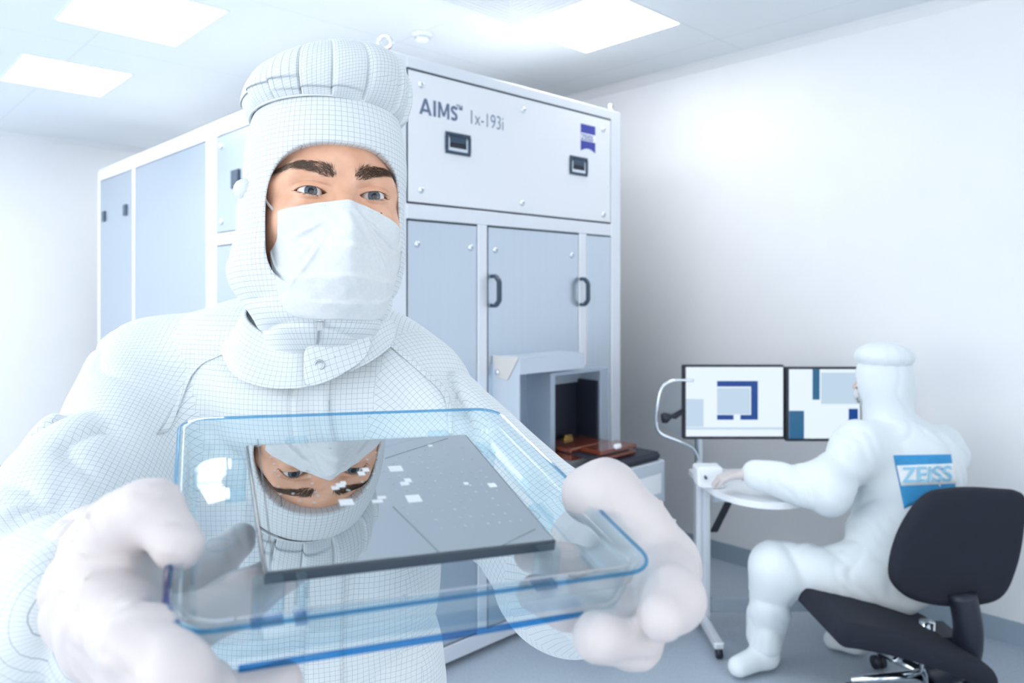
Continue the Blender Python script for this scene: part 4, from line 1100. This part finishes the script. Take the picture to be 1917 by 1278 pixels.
cloth_strip('raglan_seam', [ZP(715, 640, .79), ZP(780, 690, .79), ZP(835, 740, .79), ZP(850, 800, .79)], .0022, .0012, M_fabc, cov)
# stand collar: elliptical band, crossing over at the front
def collar_pt(t_, v):
    """t_ 0..1 around starting at the front overlap, v 0 bottom..1 top"""
    a = -math.pi/2+.62+t_*(2*math.pi)
    fr_ = max(0, -math.sin(a))                              # 1 at the front
    cx_, cy_ = -.224, .838
    rx = .098-.026*v; ry = .096-.026*v
    zt_ = H0-.004-.044*fr_**1.5; zb_ = H0-.055-.040*fr_**2
    return np.array([cx_+rx*math.cos(a)-.004*fr_, cy_+ry*math.sin(a), zb_+(zt_-zb_)*v])
NT, NV = 110, 14; V = []; UVc = []
for j in range(NV+1):
    for i in range(NT+1):
        t_ = i/NT*.985; v = j/NV; p_ = collar_pt(t_, v)
        out_ = p_-np.array([-.224, .838, p_[2]]); out_ /= np.linalg.norm(out_)
        p_ = p_+out_*(.0025*math.sin(t_*40+v*3)+.003*math.sin(t_*17)*v)
        V.append(p_); UVc.append((t_*.55, v*.055))
V = np.array(V); cc = np.array([-.224, .838, 0]); O_ = V-cc; O_[:, 2] = 0; O_ /= np.linalg.norm(O_, axis=1)[:, None]
V2 = V-O_*.003; nn = len(V); Fc = []
for j in range(NV):
    for i in range(NT): k = j*(NT+1)+i; Fc += [(k, k+1, k+NT+2, k+NT+1), (nn+k, nn+k+NT+1, nn+k+NT+2, nn+k+1)]
for i in range(NT): Fc += [(NV*(NT+1)+i, NV*(NT+1)+i+1, nn+NV*(NT+1)+i+1, nn+NV*(NT+1)+i)]
for j in range(NV): a_, b_ = j*(NT+1), (j+1)*(NT+1); Fc += [(a_, b_, nn+b_, nn+a_), (b_+NT, a_+NT, nn+a_+NT, nn+b_+NT)]
UVc = np.array(UVc+UVc); VV = np.concatenate([V, V2])
collar = mk('collar', VV, Fc, M_fabc, man, True, uv=loop_uv(VV, Fc, UVc))
# overlap flap with its snap
def on_collar(px, py, lift=.004):
    """point on the flap: a smooth plane just in front of the collar"""
    x_, z_ = (px-CX)/F*.75, -(py-CY)/F*.75
    y_ = .742-lift+6*(x_+.215)**2+(z_+.07)*.35
    Yv = y_; return np.array([(px-CX)/F*Yv, Yv, H0-(py-CY)/F*Yv])
fo = spline([(572, 652), (600, 645), (650, 628), (688, 612), (694, 640), (680, 672), (640, 700), (600, 718), (574, 720), (568, 690)], 5, True)
ctr = fo.mean(0); V = []; rg = [0.02, .35, .7, .93, 1.0]
for r_ in rg:
    for q in fo: z_ = ctr+(q-ctr)*r_; V.append(on_collar(z_[0], z_[1]))
for q in fo: V.append(on_collar(q[0], q[1], -.004))
V = np.array(V); n = len(fo); Fc = [(i*n+k, i*n+(k+1) % n, (i+1)*n+(k+1) % n, (i+1)*n+k) for i in range(len(rg)) for k in range(n)]
uvv = np.stack([V[:, 0]*.9+V[:, 2]*.3, V[:, 2]*.9-V[:, 0]*.3], 1)
flap = mk('collar_flap', V, Fc, M_fabc, collar, True, uv=loop_uv(V, Fc, uvv))
c = on_collar(598, 683, .0045); x = MB(); x.tube([c+np.array([.0045*math.cos(a), 0, .0045*math.sin(a)]) for a in np.linspace(0, 2*math.pi, 25)[:-1]], .0009, 8, True); x.obj('snap', M_zip, flap, True)
# hood throat zip
def hp(px, py):
    A = P(px, py, .55)[None]; B = P(px, py, .95)[None]; return onto(lambda q: hood_fn(HL(q))-.0012, A, B, 200)[0]
zl = [hp(599-.6*k, 598+5*k) for k in range(10)]
MB().tube(zl, .0012, 8).obj('zip_teeth', M_zip, hood, True)
c = hp(599, 602)+np.array([0, -.0015, 0]); x = MB(); x.box(c+np.array([-.0042, 0, .0]), (.0084, 0, 0), (0, .002, 0), (0, 0, .003), .0005); x.box(c+np.array([-.0022, 0, -.009]), (.0044, 0, 0), (0, .0015, 0), (0, 0, .009), .0005); x.obj('zip_slider', M_zip, hood)
# boots
for fx in (-.37, -.165):
    a = PP(fx, .93, -1.50); b = PP(fx-.02, .76, -1.535)
    def bt(p, a=a, b=b): return np.maximum(smin(cone(p, a, b, .058, .045), cone(p, a, a+ZZ*.12, .058, .072), .04), .002-p[:, 2])
    V, Qd = surface(bt, axis_pts([(fx-.12, fx+.12, .01)]), axis_pts([(.66, 1.04, .01)]), axis_pts([(-.01, .24, .01)]))
    mk('boot', V, Qd, M_fabo, man, True)

# ------------------------------------------------------------------ gloves
def chain_fn(segs, k=.006, folds=(), web=None):
    def f_(p):
        d = None
        for a, b, r1, r2 in segs:
            c = cone(p, a, b, r1, r2); d = c if d is None else smin(d, c, k)
        for f__ in folds: d = d+wr(p, *f__)
        if web is not None:                       # tension creases fanning out of the thumb web
            q = p-web; r_ = np.linalg.norm(q, axis=1); an = np.arctan2(q[:, 2], q[:, 0])+r_*14
            d = d-.0011*np.exp(-((r_-.024)/.016)**2)*(1-np.abs(np.sin(an*4.5)))**4*3+.0014*np.exp(-((r_-.024)/.016)**2)*np.abs(np.sin(an*4.5+1.57))**12
        return d
    return f_
def PD(px, py, h, off=0.0): return P(px, py, ray_depth(px, py, h)+off)
# left in the picture: thumb over the rim, fingers under the floor of the tray
wr_ = P(222, 1075, .475); 
gl = [(wr_+np.array([-.03, .035, -.01]), wr_, .045, .040), (wr_, P(205, 1110, .40), .036, .030),
      (P(205, 1110, .40), P(212, 1070, .375), .028, .024), (P(212, 1070, .375), P(232, 985, .368), .024, .0165),      # thenar
      (P(232, 985, .368), P(278, 952, .360), .0150, .0128), (P(278, 952, .360), P(332, 1020, .350), .0128, .0112),      # thumb
      (P(205, 1110, .40), P(210, 1155, .345), .030, .020),
      (P(210, 1155, .345), P(262, 1205, .305), .0175, .0140), (P(262, 1205, .305), P(328, 1262, .288), .0140, .0125), (P(328, 1262, .288), P(392, 1290, .315), .0125, .0108),   # index
      (P(205, 1140, .39), P(200, 1195, .355), .028, .019), (P(200, 1195, .355), P(300, 1315, .315), .017, .013), (P(300, 1315, .315), P(430, 1318, .330), .013, .0115), (P(430, 1318, .330), P(528, 1276, .350), .0115, .0095),   # middle
      (P(205, 1150, .42), P(225, 1210, .385), .028, .018)]
r1 = PD(330, 1180, -.024, .020); r2 = PD(450, 1120, -.024, .018); r3 = PD(548, 1062, -.024, .016)
gl += [(P(225, 1210, .385), r1, .017, .0135), (r1, r2, .0135, .012), (r2, r3, .012, .0098)]
r1 = PD(310, 1110, -.024, .030); r2 = PD(390, 1060, -.024, .026); r3 = PD(450, 1010, -.024, .022)
gl += [(P(215, 1150, .43), r1, .022, .0125), (r1, r2, .0125, .011), (r2, r3, .011, .009)]
fL = chain_fn(gl, .009, (((.6, -.5, .5), .030, .0026, 51, 2.2, 3), ((.2, .3, 1), .015, .0016, 52, 1.8, 3), ((1, .2, .1), .040, .0022, 53, 2, 3)), P(243, 1018, .362))
V, Qd = surface(fL, axis_pts([(-.34, -.10, .0026)]), axis_pts([(.26, .57, .0026)]), axis_pts([(H0-.24, H0-.06, .0026)]), band=2.0)
g1 = mk('glove', V, Qd, M_glove, man, True)
# right in the picture: thumb on the right rim, palm below, two fingertips in front
pw = P(1140, 1060, .56)
gr = [(pw+np.array([.0, .05, -.01]), pw, .046, .042), (pw, P(1180, 1075, .49), .036, .033),
      (P(1180, 1075, .49), P(1235, 1060, .455), .030, .022), (P(1235, 1060, .455), P(1190, 985, .455), .024, .0185),
      (P(1190, 985, .455), P(1132, 925, .462), .0190, .0200), (P(1132, 925, .462), P(1098, 925, .470), .0200, .0165),   # thumb
      (P(1180, 1075, .49), P(1240, 1090, .430), .030, .020), (P(1240, 1090, .430), P(1262, 1120, .390), .0175, .0145), (P(1262, 1120, .390), P(1238, 1152, .372), .0145, .0118),   # index
      (P(1180, 1080, .48), P(1205, 1120, .430), .030, .019), (P(1205, 1120, .430), P(1185, 1195, .395), .016, .0135), (P(1185, 1195, .395), P(1118, 1192, .370), .0135, .0122)]   # middle
r1 = PD(1130, 1130, -.024, .018); r2 = PD(1060, 1130, -.024, .018); r3 = PD(1000, 1110, -.024, .016)
gr += [(P(1170, 1100, .47), r1, .022, .0135), (r1, r2, .0135, .012), (r2, r3, .012, .010)]
r1 = PD(1120, 1070, -.024, .024); r2 = PD(1060, 1060, -.024, .020); r3 = PD(990, 1040, -.024, .018)
gr += [(P(1160, 1090, .49), r1, .024, .0125), (r1, r2, .0125, .011), (r2, r3, .011, .009)]
fR = chain_fn(gr, .009, (((.6, -.5, .5), .028, .0028, 61, 2, 3),), P(1215, 1010, .44))
V, Qd = surface(fR, axis_pts([(-.02, .16, .0028)]), axis_pts([(.34, .66, .0028)]), axis_pts([(H0-.26, H0-.08, .0028)]), band=2.0)
mk('glove', V, Qd, M_glove, man, True)

# ------------------------------------------------------------------ clear tray
tray = thing('clear_tray', 'transparent tray with blue tinted edges held by the masked man', 'tray', TW((0, 0, -.024)))
tray['label'] = 'transparent plastic tray with blue edges held out in the gloved hands'
def rrect(hx, hy, r, z, cx_=0, cy_=0, n=8):
    out = []
    for sx_, sy_, a0 in ((1, 1, 0), (-1, 1, 90), (-1, -1, 180), (1, -1, 270)):
        for k in range(n+1):
            a = math.radians(a0+90*k/n); out.append((cx_+sx_*(hx-r)+r*math.cos(a), cy_+sy_*(hy-r)+r*math.sin(a), z))
    return np.array(out)
CXT, CYT = -.0005, .001
def loft(rings, closed_ends=False):
    n = len(rings[0]); V = np.concatenate(rings); Fc = [(i*n+k, i*n+(k+1) % n, (i+1)*n+(k+1) % n, (i+1)*n+k) for i in range(len(rings)-1) for k in range(n)]
    return V, Fc
rr = [(.1055, .108, .014, -.024), (.1075, .110, .015, -.0215), (.1105, .1125, .016, -.010), (.1105, .1125, .016, -.0085), (.1120, .1140, .017, -.008), (.1125, .1150, .017, .001),
      (.1160, .1185, .018, .0015), (.1160, .1185, .018, .0035), (.1105, .1130, .016, .0035), (.1095, .1120, .016, -.0065), (.1080, .1108, .015, -.0085), (.1055, .1080, .014, -.0200), (.1035, .106, .013, -.0215)]
V, Fc = loft([rrect(a, b, c, z, CXT, CYT) for a, b, c, z in rr])
mk('wall', TW(V), Fc, M_trayw, tray, True)
V = np.concatenate([rrect(.1055, .108, .014, -.024, CXT, CYT), rrect(.1035, .106, .013, -.0215, CXT, CYT)]); n = len(V)//2
mk('floor_sheet', TW(V), [tuple(reversed(range(n))), tuple(range(n, 2*n))], M_tray, tray)
ring_t = lambda hx, hy, r, z, rad, nm, m: MB().tube(TW(rrect(hx, hy, r, z, CXT, CYT, 6)), rad, 8, True).obj(nm, m, tray, True)
ring_t(.1160, .1185, .018, .0025, .0011, 'rim_edge', M_edge)
ring_t(.1055, .108, .014, -.0240, .0009, 'bottom_edge', M_trayw)
# deep blue cast edges: front bottom and left front
MB().tube(TW([(-.088, -.1065, -.0252), (.0, -.1072, -.0252), (.080, -.1065, -.0252)]), .0017, 8).obj('front_edge', M_edged, tray, True)
MB().tube(TW([(-.1170, -.060, .0012), (-.1170, -.095, .0012), (-.113, -.108, .0010)]), .0019, 8).obj('side_edge', M_edgen, tray, True)
# supports for the plate
def support(x_, y_, lx, ly, nm='plate_support'):
    s_ = MB().box(TW((x_, y_, -.0213)), RT[:, 0]*lx, RT[:, 1]*ly, RT[:, 2]*.0215, .0006).obj(nm, M_trayw, tray)
    MB().box(TW((x_-.0003, y_-.0003, -.0218)), RT[:, 0]*(lx+.0006), RT[:, 1]*(ly+.0006), RT[:, 2]*.0018).obj('foot_edge', M_edged if y_ < -.08 else M_trayw, s_)
for a in ((-.0885, .040, .011, .016), (-.0815, -.0855, .014, .008), (-.062, -.0875, .005, .010), (.062, -.087, .012, .009), (.0775, -.05, .010, .016), (.0775, .045, .010, .016), (-.05, .0775, .014, .009), (.05, .0775, .014, .009)): support(*a)
for cx2, cy2 in ((-.094, -.010), (-.094, .085), (.092, -.010), (.092, .085)):
    MB().tube(TW([(cx2+.0065*math.cos(a), cy2+.0065*math.sin(a), -.0205) for a in np.linspace(0, 2*math.pi, 33)[:-1]]), .0005, 6, True).obj('ejector_ring', M_trayw, tray, True)

# ------------------------------------------------------------------ photomask plate
plate = thing('mirror_plate', 'square dark mirror plate reflecting the eyes of the man, lying in the clear tray', 'plate', TW((0, 0, -.0064)))
S2_ = .076
MB().box(TW((-S2_, -S2_, -.0063)), RT[:, 0]*.152, RT[:, 1]*.152, RT[:, 2]*.0061, .0005).obj('glass_body', M_platee, plate)
e = .0012
V = [TW(p_) for p_ in ((-S2_+e, -S2_+e, 0), (S2_-e, -S2_+e, 0), (S2_-e, S2_-e, 0), (-S2_+e, S2_-e, 0), (-S2_+e, -S2_+e, -.0002), (S2_-e, -S2_+e, -.0002), (S2_-e, S2_-e, -.0002), (-S2_+e, S2_-e, -.0002))]
surf = mk('mirror_face', V, [(0, 1, 2, 3), (7, 6, 5, 4), (0, 4, 5, 1), (1, 5, 6, 2), (2, 6, 7, 3), (3, 7, 4, 0)], M_plate, plate)
def tl(px, py):
    Y_ = ray_depth(px, py, 0); q = (P(px, py, Y_)-TT)@RT; return q[0], q[1]
def sq(px, py, s1, s2, nm='pattern_mark'):
    a, b = tl(px, py); MB().box(TW((a-s1/2, b-s2/2, .00004)), RT[:, 0]*s1, RT[:, 1]*s2, RT[:, 2]*.0002).obj(nm, M_pat, surf)
for px, py, a, b in ((774, 933, .0085, .0085), (648, 940, .008, .007), (740, 877, .0085, .0075), (757, 905, .005, .004), (763, 899, .004, .005), (676, 886, .004, .005), (684, 879, .004, .005), (627, 913, .004, .004), (637, 908, .005, .005), (642, 904, .003, .004), (706, 938, .006, .003), (714, 931, .005, .003), (921, 908, .005, .005), (805, 834, .003, .003), (872, 905, .0028, .0028)):
    sq(px, py, a, b)
# fine round marks: rings of dots
x = MB(); rs = np.random.RandomState(9)
def dot(a, b, r_):
    V_ = [TW((a+r_*math.cos(t_), b+r_*math.sin(t_), .00012)) for t_ in np.linspace(0, 2*math.pi, 9)[:-1]]; x.add(V_, [tuple(range(8))])
for px, py in ((513, 868), (514, 882), (521, 891), (520, 911), (524, 925), (548, 924), (561, 938), (588, 941), (594, 928), (584, 905), (578, 892), (575, 880), (508, 856), (590, 921), (650, 917), (653, 918), (678, 902), (687, 914), (647, 838), (618, 838), (700, 887), (687, 860), (645, 870)):
    a, b = tl(px, py); dot(a, b, .0009)
for i in range(10):
    for j in range(12):
        a = .004+.0068*i; b = -.052+.0095*j
        if rs.rand() < .8: dot(a+rs.normal()*.0003, b, .0004+.0006*rs.rand())
x.obj('dot_pattern', mat('dot_grey', (.50, .54, .56), .3, .2), surf)
def fline(p0_, p1_, w_=.00022):
    a, b = np.array(tl(*p0_)), np.array(tl(*p1_)); d_ = (b-a); n_ = np.array([-d_[1], d_[0]])/np.linalg.norm(d_)*w_
    V_ = [TW((*q, z_)) for z_ in (.00002, .00014) for q in (a-n_, b-n_, b+n_, a+n_)]
    mk('fine_line', V_, [(3, 2, 1, 0), (4, 5, 6, 7), (0, 1, 5, 4), (1, 2, 6, 5), (2, 3, 7, 6), (3, 0, 4, 7)], M_line, surf)
fline((720, 858), (838, 820)); fline((735, 948), (822, 1034)); fline((940, 1020), (1002, 990))
fline((482, 822), (510, 1050), .0003)
